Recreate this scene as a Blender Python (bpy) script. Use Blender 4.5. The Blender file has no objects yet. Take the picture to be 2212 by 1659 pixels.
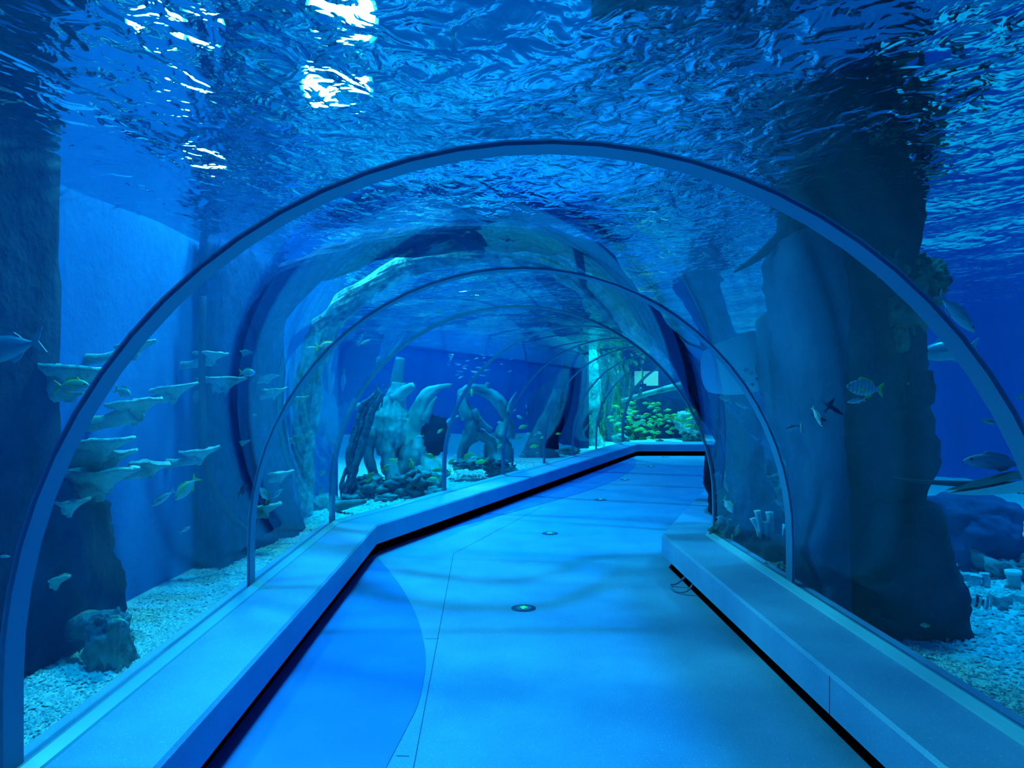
import bpy, math, random
import numpy as np
from mathutils import Vector, Matrix, noise

S = bpy.context.scene
COL = S.collection
random.seed(7)
rng = np.random.default_rng(7)
PI = math.pi

# ------------------------------------------------------------------ camera
F, CX, HY, EYE = 1600.0, 1106.0, 853.0, 1.5        # focal length (px), centre column, horizon row, eye height
cd = bpy.data.cameras.new('camera')
cd.sensor_width = 36.0
cd.lens = 36.0 * F / 2212.0
cd.shift_y = (HY - 829.5) / 2212.0
cd.clip_start, cd.clip_end = 0.05, 200
cam = bpy.data.objects.new('camera', cd)
cam.location = (0, 0, EYE)
cam.rotation_euler = (PI / 2, 0, 0)
COL.objects.link(cam)
S.camera = cam

# ------------------------------------------------------------------ world, light, exposure
w = bpy.data.worlds.new('hall_above_tank')
S.world = w
w.use_nodes = True
bg = w.node_tree.nodes['Background']
bg.inputs[0].default_value = (0.0, 0.10, 0.54, 1)
bg.inputs[1].default_value = 0.66

def light(name, kind, loc, energy, color, rot=(0, 0, 0), **kw):
    d = bpy.data.lights.new(name, kind)
    d.energy = energy
    d.color = color
    for k, v in kw.items():
        setattr(d, k, v)
    o = bpy.data.objects.new(name, d)
    o.location = loc
    o.rotation_euler = rot
    COL.objects.link(o)
    return o

R = math.radians
light('skylight_sun', 'SUN', (0, 0, 12), 2.6, (0.0, 0.345, 1.0), (R(0.5), R(-1), 0), angle=R(4))
# floods hung over the left half of the main tank and over the far tank
light('flood_left_near', 'SPOT', (-1.45, 3.6, 6.6), 650, (0.0, 0.60, 1.0), (0, R(0), 0), spot_size=R(50), spot_blend=0.9, shadow_soft_size=0.25)
light('flood_left_mid', 'SPOT', (-1.5, 8.4, 6.6), 2000, (0.0, 0.64, 1.0), (0, R(0), 0), spot_size=R(66), spot_blend=0.9, shadow_soft_size=0.25)
light('flood_middle', 'SPOT', (-1.6, 11.6, 7.0), 2200, (0.0, 0.62, 1.0), (0, R(6), 0), spot_size=R(80), spot_blend=0.9, shadow_soft_size=0.3)
light('flood_right', 'SPOT', (4.9, 7.0, 6.5), 1500, (0.0, 0.52, 1.0), (0, 0, 0), spot_size=R(85), spot_blend=0.9, shadow_soft_size=0.3)
light('flood_far_tank', 'SPOT', (4.0, 20.9, 6.2), 2300, (0.02, 0.9, 0.9), (R(0), 0, 0), spot_size=R(90), spot_blend=0.8, shadow_soft_size=0.3)
light('column_fill_spot', 'SPOT', (2.35, 18.95, 5.6), 2400, (0.0, 0.95, 1.0), (R(12), R(0), 0), spot_size=R(36), spot_blend=0.8, shadow_soft_size=0.2)  # added fill to brighten the pale column, not a lamp of the tank

S.view_settings.view_transform = 'Standard'
S.view_settings.look = 'None'
S.view_settings.exposure = 0.0
S.view_settings.gamma = 1.0
S.view_settings.use_curve_mapping = False
cy = S.cycles
cy.max_bounces = 8
cy.diffuse_bounces = 3
cy.glossy_bounces = 4
cy.transmission_bounces = 4
cy.volume_bounces = 0
cy.transparent_max_bounces = 24
cy.caustics_reflective = False
cy.caustics_refractive = False
cy.sample_clamp_indirect = 3.0
cy.sample_clamp_direct = 0.0
cy.use_light_tree = False
cy.use_denoising = True
cy.use_adaptive_sampling = True
cy.adaptive_threshold = 0.02

# ------------------------------------------------------------------ helpers
def P(px, py, Y):
    """world point seen at photograph pixel (px, py) standing Y metres ahead"""
    return Vector(((px - CX) * Y / F, Y, EYE - (py - HY) * Y / F))

def ground(px, py, z):
    """world point at photograph pixel (px, py) lying on the level z"""
    Y = (EYE - z) * F / (py - HY)
    return Vector(((px - CX) * Y / F, Y, z))

def link(o, parent=None):
    COL.objects.link(o)
    if parent is not None:
        o.parent = parent
    return o

def mesh(name, verts, faces, mats, smooth=False, midx=None):
    m = bpy.data.meshes.new(name)
    m.from_pydata([tuple(v) for v in verts], [], faces)
    for mt in (mats if isinstance(mats, (list, tuple)) else [mats]):
        m.materials.append(mt)
    if smooth:
        m.polygons.foreach_set('use_smooth', [True] * len(m.polygons))
    if midx is not None:
        m.polygons.foreach_set('material_index', midx)
    m.update()
    return m

def obj(name, verts, faces, mats, parent=None, smooth=False, midx=None):
    return link(bpy.data.objects.new(name, mesh(name, verts, faces, mats, smooth, midx)), parent)

def inst(name, me, parent=None, mw=None):
    o = bpy.data.objects.new(name, me)
    if mw is not None:
        o.matrix_local = mw
    return link(o, parent)

def tag(o, label=None, cat=None, group=None, kind=None):
    if label: o['label'] = label
    if cat: o['category'] = cat
    if group: o['group'] = group
    if kind: o['kind'] = kind
    return o

def thing(name, label, cat, loc=(0, 0, 0), group=None, rot=(0, 0, 0)):
    e = bpy.data.objects.new(name, None)
    e.empty_display_size = 0.05
    e.location = loc
    e.rotation_euler = rot
    link(e)
    return tag(e, label, cat, group)

class MB:
    """collects verts and faces"""
    def __init__(s): s.v, s.f = [], []
    def add(s, v, f):
        n = len(s.v)
        s.v += [tuple(x) for x in v]
        s.f += [tuple(i + n for i in q) for q in f]
        return s
    def box(s, a, b):
        (x0, y0, z0), (x1, y1, z1) = a, b
        return s.add([(x0, y0, z0), (x1, y0, z0), (x1, y1, z0), (x0, y1, z0), (x0, y0, z1), (x1, y0, z1), (x1, y1, z1), (x0, y1, z1)],
                     [(0, 3, 2, 1), (4, 5, 6, 7), (0, 1, 5, 4), (1, 2, 6, 5), (2, 3, 7, 6), (3, 0, 4, 7)])
    def tube(s, pts, radii, n=8, rough=0.0, seed=0.0, flat=1.0, freq=3.0):
        v, f = tube(pts, radii, n, rough, seed, flat, freq)
        return s.add(v, f)
    def build(s, name, mat, parent=None, smooth=True): return obj(name, s.v, s.f, mat, parent, smooth)

def catmull(pts, k):
    pts = [Vector(p) for p in pts]
    if k <= 1 or len(pts) < 2: return pts
    out = []
    ext = [pts[0] * 2 - pts[1]] + pts + [pts[-1] * 2 - pts[-2]]
    for i in range(1, len(ext) - 2):
        p0, p1, p2, p3 = ext[i - 1:i + 3]
        for j in range(k):
            t = j / k
            out.append(0.5 * ((2 * p1) + (p2 - p0) * t + (2 * p0 - 5 * p1 + 4 * p2 - p3) * t * t + (3 * p1 - p0 - 3 * p2 + p3) * t ** 3))
    out.append(pts[-1])
    return out

def tube(pts, radii, n=8, rough=0.0, seed=0.0, flat=1.0, freq=3.0, sub=4, groove=0.0, lobes=9):
    path = catmull(pts, sub)
    m = len(path)
    if not isinstance(radii, (list, tuple)): radii = [radii] * len(pts)
    rr = np.interp(np.linspace(0, len(radii) - 1, m), range(len(radii)), radii)
    v, f = [], []
    up = Vector((0.13, 0.21, 0.97))
    side = None
    for i, p in enumerate(path):
        t = (path[min(i + 1, m - 1)] - path[max(i - 1, 0)]).normalized()
        if side is None:
            side = t.cross(up if abs(t.dot(up)) < 0.9 else Vector((1, 0, 0))).normalized()
        side = (side - t * side.dot(t)).normalized()
        b = t.cross(side)
        for j in range(n):
            a = 2 * PI * j / n
            r = rr[i]
            d = side * math.cos(a) + b * math.sin(a) * flat
            if groove:
                g = math.sin(a * lobes + 2.2 * noise.noise(p * 1.7 + Vector((seed, 0, 0))) + i * 0.05)
                r *= 1 + groove * g * (0.6 + 0.8 * noise.noise(d * 1.5 + p * 2.2))
            if rough:
                q = p + d * r
                r *= 1 + rough * noise.noise(q * freq + Vector((seed, seed * 1.7, 0))) + rough * 0.5 * noise.noise(q * freq * 3.1 + Vector((seed, 0, 5)))
            v.append(p + d * r)
    for i in range(m - 1):
        for j in range(n):
            k = (j + 1) % n
            f.append((i * n + j, i * n + k, (i + 1) * n + k, (i + 1) * n + j))
    f.append(tuple(range(n - 1, -1, -1)))
    f.append(tuple((m - 1) * n + j for j in range(n)))
    return v, f

def ico(sub):
    t = (1 + 5 ** 0.5) / 2
    v = [Vector(p).normalized() for p in [(-1, t, 0), (1, t, 0), (-1, -t, 0), (1, -t, 0), (0, -1, t), (0, 1, t), (0, -1, -t), (0, 1, -t), (t, 0, -1), (t, 0, 1), (-t, 0, -1), (-t, 0, 1)]]
    f = [(0, 11, 5), (0, 5, 1), (0, 1, 7), (0, 7, 10), (0, 10, 11), (1, 5, 9), (5, 11, 4), (11, 10, 2), (10, 7, 6), (7, 1, 8), (3, 9, 4), (3, 4, 2), (3, 2, 6), (3, 6, 8), (3, 8, 9), (4, 9, 5), (2, 4, 11), (6, 2, 10), (8, 6, 7), (9, 8, 1)]
    for _ in range(sub):
        cache, nf = {}, []
        def mid(a, b):
            k = (min(a, b), max(a, b))
            if k not in cache:
                v.append((v[a] + v[b]).normalized())
                cache[k] = len(v) - 1
            return cache[k]
        for a, b, c in f:
            x, y, z = mid(a, b), mid(b, c), mid(c, a)
            nf += [(a, x, z), (b, y, x), (c, z, y), (x, y, z)]
        f = nf
    return v, f
ICO = {k: ico(k) for k in range(5)}

def rock_data(size, seed, sub=3, rough=0.35, freq=1.3, blocky=0.0, ridges=0.0):
    """irregular boulder; blocky > 0 pushes the ball towards a box"""
    vs, fs = ICO[sub]
    sd = Vector((seed * 3.1, seed * 1.7, seed * 0.9))
    out = []
    for p in vs:
        q = p.copy()
        if blocky:
            m = max(abs(q.x), abs(q.y), abs(q.z))
            q = q.lerp(q / m * 0.85, blocky)
        d = 1 + rough * noise.noise(p * freq + sd) + rough * 0.5 * noise.noise(p * freq * 2.7 + sd) + rough * 0.22 * noise.noise(p * freq * 6.5 + sd)
        if ridges:
            d += ridges * (abs(noise.noise(Vector((p.x * 4, p.y * 4, p.z * 1.2)) + sd)) - 0.2)
        out.append(Vector((q.x * size[0] * d, q.y * size[1] * d, q.z * size[2] * d)))
    return out, fs

# ------------------------------------------------------------------ materials
def nodes(name):
    m = bpy.data.materials.new(name)
    m.use_nodes = True
    nt = m.node_tree
    nt.nodes.clear()
    out = nt.nodes.new('ShaderNodeOutputMaterial')
    return m, nt, out

def N(nt, typ, **kw):
    n = nt.nodes.new(typ)
    for k, v in kw.items():
        if k in n.inputs.keys(): n.inputs[k].default_value = v
        else: setattr(n, k, v)
    return n

def surf(name, c1, c2=None, rough=0.6, scale=6.0, detail=5.0, bump=0.0, bscale=None, spec=0.3, contrast=(0.35, 0.65), speck=None, coord='Object', stretch=None):
    """principled surface, colour varying between c1 and c2 with noise, optional grain and bump"""
    m, nt, out = nodes(name)
    p = N(nt, 'ShaderNodeBsdfPrincipled')
    p.inputs['Roughness'].default_value = rough
    p.inputs['Specular IOR Level'].default_value = spec
    nt.links.new(p.outputs[0], out.inputs[0])
    tc = N(nt, 'ShaderNodeTexCoord')
    vec = tc.outputs[coord]
    if stretch:
        mp = N(nt, 'ShaderNodeMapping')
        mp.inputs['Scale'].default_value = stretch
        nt.links.new(vec, mp.inputs[0])
        vec = mp.outputs[0]
    if c2 is None:
        p.inputs['Base Color'].default_value = (*c1, 1)
        col = None
    else:
        nz = N(nt, 'ShaderNodeTexNoise', Scale=scale, Detail=detail)
        nt.links.new(vec, nz.inputs['Vector'])
        rp = N(nt, 'ShaderNodeValToRGB')
        rp.color_ramp.elements[0].position, rp.color_ramp.elements[1].position = contrast
        rp.color_ramp.elements[0].color, rp.color_ramp.elements[1].color = (*c1, 1), (*c2, 1)
        nt.links.new(nz.outputs['Fac'], rp.inputs[0])
        col = rp.outputs[0]
        if speck:
            sc, amt, sc_col = speck
            n2 = N(nt, 'ShaderNodeTexNoise', Scale=sc, Detail=2.0)
            nt.links.new(vec, n2.inputs['Vector'])
            r2 = N(nt, 'ShaderNodeValToRGB')
            r2.color_ramp.elements[0].position, r2.color_ramp.elements[1].position = 0.62, 0.70
            nt.links.new(n2.outputs['Fac'], r2.inputs[0])
            mu = N(nt, 'ShaderNodeMath', operation='MULTIPLY')
            mu.inputs[1].default_value = amt
            nt.links.new(r2.outputs[0], mu.inputs[0])
            mx = N(nt, 'ShaderNodeMix', data_type='RGBA')
            nt.links.new(mu.outputs[0], mx.inputs[0])
            nt.links.new(col, mx.inputs[6])
            mx.inputs[7].default_value = (*sc_col, 1)
            col = mx.outputs[2]
        nt.links.new(col, p.inputs['Base Color'])
    if bump:
        nb = N(nt, 'ShaderNodeTexNoise', Scale=bscale or scale * 3, Detail=6.0)
        nt.links.new(vec, nb.inputs['Vector'])
        b = N(nt, 'ShaderNodeBump', Strength=bump, Distance=0.03)
        nt.links.new(nb.outputs['Fac'], b.inputs['Height'])
        nt.links.new(b.outputs[0], p.inputs['Normal'])
    return m

def emis(name, col, s):
    m, nt, out = nodes(name)
    e = N(nt, 'ShaderNodeEmission')
    e.inputs[0].default_value = (*col, 1)
    e.inputs[1].default_value = s
    nt.links.new(e.outputs[0], out.inputs[0])
    return m

def acrylic_mat():
    m, nt, out = nodes('clear_acrylic')
    tr = N(nt, 'ShaderNodeBsdfTransparent')
    tr.inputs[0].default_value = (0.93, 0.97, 1.0, 1)
    gl = N(nt, 'ShaderNodeBsdfGlossy', Roughness=0.015)
    gl.inputs[0].default_value = (0.95, 0.98, 1, 1)
    lw = N(nt, 'ShaderNodeLayerWeight', Blend=0.5)
    pw = N(nt, 'ShaderNodeMath', operation='POWER')
    pw.inputs[1].default_value = 5.0
    nt.links.new(lw.outputs['Facing'], pw.inputs[0])
    ma = N(nt, 'ShaderNodeMath', operation='MULTIPLY_ADD')
    ma.inputs[1].default_value, ma.inputs[2].default_value = 0.72, 0.026
    nt.links.new(pw.outputs[0], ma.inputs[0])
    mx = N(nt, 'ShaderNodeMixShader')
    nt.links.new(ma.outputs[0], mx.inputs[0])
    nt.links.new(tr.outputs[0], mx.inputs[1])
    nt.links.new(gl.outputs[0], mx.inputs[2])
    nt.links.new(mx.outputs[0], out.inputs[0])
    return m

def clear_mat():
    m, nt, out = nodes('acrylic_wet_face')
    tr = N(nt, 'ShaderNodeBsdfTransparent')
    tr.inputs[0].default_value = (0.95, 0.985, 1.0, 1)
    nt.links.new(tr.outputs[0], out.inputs[0])
    return m

def water_surface_mat():
    """underside of a rippled water surface: mirror beyond the critical angle, clear inside it"""
    m, nt, out = nodes('rippled_water_surface')
    tc = N(nt, 'ShaderNodeTexCoord')
    mp = N(nt, 'ShaderNodeMapping')
    mp.inputs['Scale'].default_value = (1.0, 0.75, 1.0)
    mp.inputs['Rotation'].default_value = (0, 0, 0.5)
    nt.links.new(tc.outputs['Object'], mp.inputs[0])
    n1 = N(nt, 'ShaderNodeTexNoise', Scale=8.5, Detail=2.5, Roughness=0.45, Distortion=0.6)
    n2 = N(nt, 'ShaderNodeTexNoise', Scale=1.4, Detail=1.0)
    nt.links.new(mp.outputs[0], n1.inputs['Vector'])
    nt.links.new(mp.outputs[0], n2.inputs['Vector'])
    b1 = N(nt, 'ShaderNodeBump', Strength=1.0, Distance=WAVE1)
    b2 = N(nt, 'ShaderNodeBump', Strength=1.0, Distance=WAVE2)
    nt.links.new(n1.outputs['Fac'], b1.inputs['Height'])
    nt.links.new(n2.outputs['Fac'], b2.inputs['Height'])
    nt.links.new(b2.outputs[0], b1.inputs['Normal'])
    fr = N(nt, 'ShaderNodeFresnel', IOR=WATER_IOR)
    nt.links.new(b1.outputs[0], fr.inputs['Normal'])
    gl = N(nt, 'ShaderNodeBsdfGlossy', Roughness=0.03)
    gl.inputs[0].default_value = (0.8, 0.95, 1.0, 1)
    nt.links.new(b1.outputs[0], gl.inputs['Normal'])
    tr = N(nt, 'ShaderNodeBsdfTransparent')
    tr.inputs[0].default_value = (0.9, 0.98, 1, 1)
    mx = N(nt, 'ShaderNodeMixShader')
    nt.links.new(fr.outputs[0], mx.inputs[0])
    nt.links.new(tr.outputs[0], mx.inputs[1])
    nt.links.new(gl.outputs[0], mx.inputs[2])
    nt.links.new(mx.outputs[0], out.inputs[0])
    return m
WAVE1, WAVE2, WATER_IOR = 0.034, 0.11, 1.12

def water_volume_mat():
    m, nt, out = nodes('tank_water')
    sc = N(nt, 'ShaderNodeVolumeScatter', Density=0.046, Anisotropy=0.15)
    sc.inputs[0].default_value = (0.0, 0.20, 1.0, 1)
    ab = N(nt, 'ShaderNodeVolumeAbsorption', Density=0.03)
    ab.inputs[0].default_value = (0.0, 0.72, 0.97, 1)
    ad = N(nt, 'ShaderNodeAddShader')
    nt.links.new(sc.outputs[0], ad.inputs[0])
    nt.links.new(ab.outputs[0], ad.inputs[1])
    nt.links.new(ad.outputs[0], out.inputs['Volume'])
    return m

M = {}
M['acrylic'], M['wet'] = acrylic_mat(), clear_mat()
M['surface'] = water_surface_mat()
M['water'] = water_volume_mat()
M['floor'] = surf('speckled_vinyl', (0.22, 0.33, 0.54), (0.29, 0.41, 0.62), rough=0.42, scale=2.2, speck=(130, 0.75, (0.62, 0.80, 0.95)), spec=0.35)
M['inlay'] = surf('blue_vinyl', (0.05, 0.22, 0.56), (0.06, 0.26, 0.62), rough=0.38, scale=2.0, spec=0.4)
M['ledge'] = surf('ledge_vinyl', (0.26, 0.38, 0.62), (0.32, 0.45, 0.70), rough=0.4, scale=3.0, speck=(150, 0.5, (0.7, 0.85, 0.95)), spec=0.4)
M['black'] = surf('black_recess', (0.004, 0.004, 0.006), rough=0.9, spec=0.0)
M['bead'] = surf('silicone_bead', (0.35, 0.62, 0.75), rough=0.3)
M['rib'] = surf('grey_blue_joint', (0.10, 0.22, 0.36), (0.13, 0.26, 0.40), rough=0.35, scale=3.0, spec=0.5)
M['seam'] = surf('floor_seam', (0.05, 0.1, 0.18), rough=0.8)
M['wall'] = surf('blue_tank_wall', (0.02, 0.18, 0.54), (0.03, 0.23, 0.62), rough=0.9, scale=0.7, bump=0.3, bscale=9, spec=0.1)
M['wall_dark'] = surf('deep_blue_wall', (0.012, 0.19, 0.66), (0.02, 0.24, 0.74), rough=0.9, scale=0.4, spec=0.1)
M['wall_teal'] = surf('teal_wall', (0.05, 0.20, 0.22), (0.08, 0.34, 0.36), rough=0.9, scale=0.7, spec=0.1)
M['gravel'] = surf('pale_gravel', (0.55, 0.62, 0.60), (0.80, 0.84, 0.80), rough=0.85, scale=38, detail=2, bump=0.6, bscale=60, spec=0.2)
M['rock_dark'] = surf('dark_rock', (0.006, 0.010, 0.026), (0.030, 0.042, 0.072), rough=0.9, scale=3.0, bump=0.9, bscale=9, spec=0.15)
M['rock_mid'] = surf('weathered_rock', (0.06, 0.11, 0.13), (0.26, 0.36, 0.36), rough=0.9, scale=5.0, bump=1.0, bscale=16, spec=0.15)
M['rock_pale'] = surf('pale_rock', (0.32, 0.42, 0.42), (0.62, 0.72, 0.70), rough=0.9, scale=4.0, bump=0.9, bscale=12, spec=0.15)
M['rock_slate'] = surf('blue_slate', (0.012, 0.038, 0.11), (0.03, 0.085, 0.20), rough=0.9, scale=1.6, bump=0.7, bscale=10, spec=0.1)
M['rock_cyan'] = surf('caustic_pale_rock', (0.14, 0.36, 0.42), (0.58, 0.84, 0.84), rough=0.9, scale=11.0, bump=0.9, bscale=18, spec=0.1)  # bright mottling puts caustic light into the colour
M['rock_navy'] = surf('navy_rock', (0.005, 0.018, 0.08), (0.014, 0.05, 0.17), rough=0.9, scale=6.0, bump=0.9, bscale=14, spec=0.1)

# ------------------------------------------------------------------ the tunnel axis and its sweep
NODE = [Vector((0.253, -3.0, 0)), Vector((0.0225, 6.675, 0)), Vector((3.97, 16.995, 0)), Vector((8.0, 16.995, 0))]
W, BASE, STILT, FLOOR_EDGE = 1.705, 0.29, 0.30, 1.335
ZS = 2.72                                           # water level
DIRS = [(NODE[i + 1] - NODE[i]).normalized() for i in range(3)]
RIGHT = [Vector((d.y, -d.x, 0)) for d in DIRS]

def node_right(i):
    if i == 0: return RIGHT[0]
    if i == 3: return RIGHT[2]
    b = (RIGHT[i - 1] + RIGHT[i]).normalized()
    return b / b.dot(RIGHT[i])

def station(seg, t):
    """centre and sideways vector on segment seg at 0..1 (mitred at its ends)"""
    c = NODE[seg].lerp(NODE[seg + 1], t)
    if t <= 0: return c, node_right(seg)
    if t >= 1: return c, node_right(seg + 1)
    return c, RIGHT[seg]

def sweep(stations, prof, closed=True, caps=True):
    """prof: list of (offset, z) swept through the stations"""
    v, f, n = [], [], len(prof)
    for c, r in stations:
        for o, z in prof:
            v.append((c.x + r.x * o, c.y + r.y * o, z))
    last = n if closed else n - 1
    for i in range(len(stations) - 1):
        for j in range(last):
            k = (j + 1) % n
            f.append((i * n + j, i * n + k, (i + 1) * n + k, (i + 1) * n + j))
    if closed and caps:
        f.append(tuple(range(n - 1, -1, -1)))
        f.append(tuple((len(stations) - 1) * n + j for j in range(n)))
    return v, f

def arch_profile(r, base=BASE, n=36):
    """left foot over the crown to the right foot, r = half width"""
    zc = BASE + STILT
    pts = [(-r, base)]
    pts += [(-r * math.cos(PI * k / n), zc + r * math.sin(PI * k / n)) for k in range(n + 1)]
    pts += [(r, base)]
    return pts

FULL = [station(0, 0), station(0, 1), station(1, 1), station(2, 1)]

# floor -----------------------------------------------------------
v, f = sweep(FULL, [(-FLOOR_EDGE, -0.12), (FLOOR_EDGE, -0.12), (FLOOR_EDGE, 0.0), (-FLOOR_EDGE, 0.0)])
floor = tag(obj('floor', v, f, M['floor']), kind='structure')

def slab(name, outline, z0, z1, mat, parent):
    n = len(outline)
    v = [(p[0], p[1], z0) for p in outline] + [(p[0], p[1], z1) for p in outline]
    f = [tuple(range(n - 1, -1, -1)), tuple(range(n, 2 * n))]
    f += [(i, (i + 1) % n, n + (i + 1) % n, n + i) for i in range(n)]
    return obj(name, v, f, mat, parent)

def g2(px, py): return ground(px, py, 0.0)
# darker blue inlay beside the near left ledge: its free edge bulges towards the middle of the floor
curve = catmull([g2(815, 1202), g2(862, 1262), g2(897, 1325), g2(915, 1385), g2(919, 1440), g2(905, 1515), g2(880, 1570), g2(834, 1659)], 6)
d0 = curve[-1] - curve[-5]
tail = [curve[-1] + d0 * k for k in (1, 3)] + [Vector((-0.9, 0.9, 0)), Vector((-1.05, 0.3, 0))]
edge_l = [NODE[0].lerp(NODE[1], t) - RIGHT[0] * (FLOOR_EDGE - 0.004) for t in (0.36, 1.0)]
slab('inlay', [Vector((-1.17, 0.3, 0))] + [edge_l[1] + Vector((0.0, -0.02, 0))] + curve + tail[:], 0.0005, 0.004, M['inlay'], floor)
# crescent inlay along the second stretch
c2 = catmull([g2(830, 1180), g2(1000, 1135), g2(1150, 1095), g2(1260, 1063), g2(1330, 1037), g2(1368, 1012), g2(1374, 996), g2(1362, 985), g2(1340, 979.5)], 6)
k0 = NODE[1] - node_right(1) * (FLOOR_EDGE - 0.004)
k1 = NODE[2] - node_right(2) * (FLOOR_EDGE - 0.004)
slab('inlay', list(reversed([k0 + Vector((0.03, 0.02, 0))] + c2 + [k1 + (k0 - k1) * 0.01])), 0.0005, 0.004, M['inlay'], floor)
def strip(a, b, wd, name='seam'):
    d = (b - a).normalized(); s = Vector((d.y, -d.x, 0)) * wd / 2
    return slab(name, [a - s, a + s, b + s, b - s][::-1], 0.0004, 0.0016, M['seam'], floor)
strip(g2(980, 1195), g2(897, 1640), 0.004)
strip(g2(897, 1640), g2(880, 1720), 0.004)
strip(g2(918, 1380), g2(948, 1380), 0.003)
strip(g2(856, 1633), g2(884, 1634), 0.003)
strip(g2(982, 1195), g2(1170, 1095), 0.004)

# ledges ------------------------------------------------------------
def ledge(name, side, a, b, faces_mat):
    st = [station(*a), station(*b)]
    s = side
    pr = [(s * 1.80, 0.25), (s * 1.80, 0.29), (s * 1.290, 0.29), (s * 1.276, 0.276), (s * 1.276, 0.11), (s * 1.305, 0.11), (s * 1.305, 0.25)]
    if s > 0: pr = pr[::-1]
    v, f = sweep(st, pr)
    L = tag(obj(name, v, f, faces_mat), kind='structure')
    pk = [(s * 1.42, -0.12), (s * 1.42, 0.25), (s * 1.36, 0.25), (s * 1.36, -0.02), (s * FLOOR_EDGE, -0.02), (s * FLOOR_EDGE, -0.12)]
    if s > 0: pk = pk[::-1]
    v, f = sweep(st, pk)
    obj('toe_kick', v, f, M['black'], L)  # near-black colour deepens the shade under the overhang
    bd = [(s * 1.70, 0.2902), (s * 1.70, 0.315), (s * 1.685, 0.318), (s * 1.645, 0.300), (s * 1.64, 0.2902)]
    if s > 0: bd = bd[::-1]
    v, f = sweep(st, bd)
    obj('sealant_bead', v, f, M['bead'], L)
    return L
ledge('trim_1', -1, (0, 0), (0, 1), M['ledge'])
ledge('trim_2', -1, (1, 0), (1, 1), M['ledge'])
ledge('trim_3', -1, (2, 0), (2, 1), M['ledge'])
rl = ledge('trim_4', 1, (0, 0), (0, 1), M['ledge'])
ledge('trim_5', 1, (1, 0), (1, 1), M['ledge'])
ledge('trim_6', 1, (2, 0), (2, 1), M['ledge'])

# acrylic panels and the arched joints between them ------------------
def t_at_y(Y): return (Y - NODE[0].y) / (NODE[1].y - NODE[0].y)
MAINT = [(0, 0), (0, t_at_y(0.07)), (0, t_at_y(2.38)), (0, t_at_y(4.69)), (0, 1)]
BT = [0.185, 0.365, 0.54, 0.70, 0.865]
RIBST = MAINT[1:] + [(1, t) for t in BT] + [(1, 1)] + [(2, 0.3), (2, 0.6)]
def panel(n, a, b):
    st = [station(*a), station(*b)]
    inn, outp = arch_profile(W), arch_profile(W + 0.05)
    pr = inn + outp[::-1]
    v, f = sweep(st, pr)
    k = len(inn)
    mi = []
    for i, q in enumerate(f):
        mi.append(0 if i < k - 1 else 1)
    return tag(obj('window_%d' % n, v, f, [M['acrylic'], M['wet']], smooth=False, midx=mi), kind='structure')
cuts = [(0, 0)] + RIBST + [(2, 1)]
n = 0
for a, b in zip(cuts[:-1], cuts[1:]):
    aa = (b[0], 0) if a[1] == 1 and a[0] != b[0] else a
    n += 1
    o = panel(n, aa, b)
    o.data.polygons.foreach_set('use_smooth', [True] * len(o.data.polygons))
    o.data.set_sharp_from_angle(angle=R(40))

RIB_LABELS = {0: None,
    1: 'widest grey-blue arched joint of the tunnel, nearest the camera and framing the view',
    2: 'second arched joint from the camera, its feet on the ledges before the bend',
    3: 'arched joint at the bend where the left ledge turns right',
    4: 'thin arched joint just beyond the bend, its left foot beside the tree stump',
    5: 'thin arched joint standing beside the small tube coral cluster',
    6: 'thin arched joint in front of the leaning grey rock slab',
    7: 'thin arched joint in front of the pale lit rock column',
    8: 'thin arched joint left of the yellow fish school',
    9: 'last arched joint, at the corner of the end window'}
def arch_rib(i, seg, t):
    c, r = station(seg, t)
    ax = Vector((-r.y, r.x, 0)).normalized()
    hw = 0.05 if seg == 0 else 0.045
    g = []
    inn, outp = arch_profile(W - 0.006, 0.29), arch_profile(W + 0.012, 0.29)
    pr = inn + outp[::-1]
    st = [(c - ax * hw, r), (c + ax * hw, r)]
    v, f = sweep(st, [(o, z) for o, z in pr])
    o = obj('arch_rib', v, f, M['rib'])
    o.data.polygons.foreach_set('use_smooth', [True] * len(o.data.polygons))
    o.data.set_sharp_from_angle(angle=R(35))
    tag(o, RIB_LABELS[i], 'arch', 'arched joints of the tunnel')
    return o
for i, (seg, t) in enumerate(RIBST):
    if RIB_LABELS.get(i): arch_rib(i, seg, t)

# tank walls ---------------------------------------------------------
def plane_wall(name, a, b, z0, z1, mat, thick=0.2, side=1, res=0.0):
    a, b = Vector((*a, 0)), Vector((*b, 0))
    d = (b - a).normalized()
    s = Vector((d.y, -d.x, 0)) * side * thick
    mb = MB()
    q = [a, b, b + s, a + s]
    mb.add([(p.x, p.y, z0) for p in q] + [(p.x, p.y, z1) for p in q],
           [(0, 1, 2, 3), (7, 6, 5, 4), (0, 4, 5, 1), (1, 5, 6, 2), (2, 6, 7, 3), (3, 7, 4, 0)])
    return tag(mb.build(name, mat, smooth=False), kind='structure')
ZT = 3.3
plane_wall('wall_left', (-3.05, -2.9), (-2.30, 9.6), -0.5, ZT, M['wall'], side=-1)
plane_wall('wall_left_rear', (-2.32, 9.6), (-8.8, 10.2), -0.5, ZT, M['wall'], side=1)
plane_wall('wall_back', (-8.9, 25.6), (1.0, 26.4), -0.5, ZT, M['wall_deep'] if 'wall_deep' in M else M['wall_dark'], side=-1)
plane_wall('wall_far_left', (-8.8, 10.0), (-8.8, 26.5), -0.5, ZT, M['wall_dark'], side=-1)
plane_wall('wall_partition', (1.72, 18.9), (0.55, 26.4), -0.5, ZT, M['rock_slate'], side=1, thick=0.25)
plane_wall('wall_end', (0.8, 26.6), (9.6, 25.2), -0.5, ZT, M['wall_teal'], side=-1)
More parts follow.
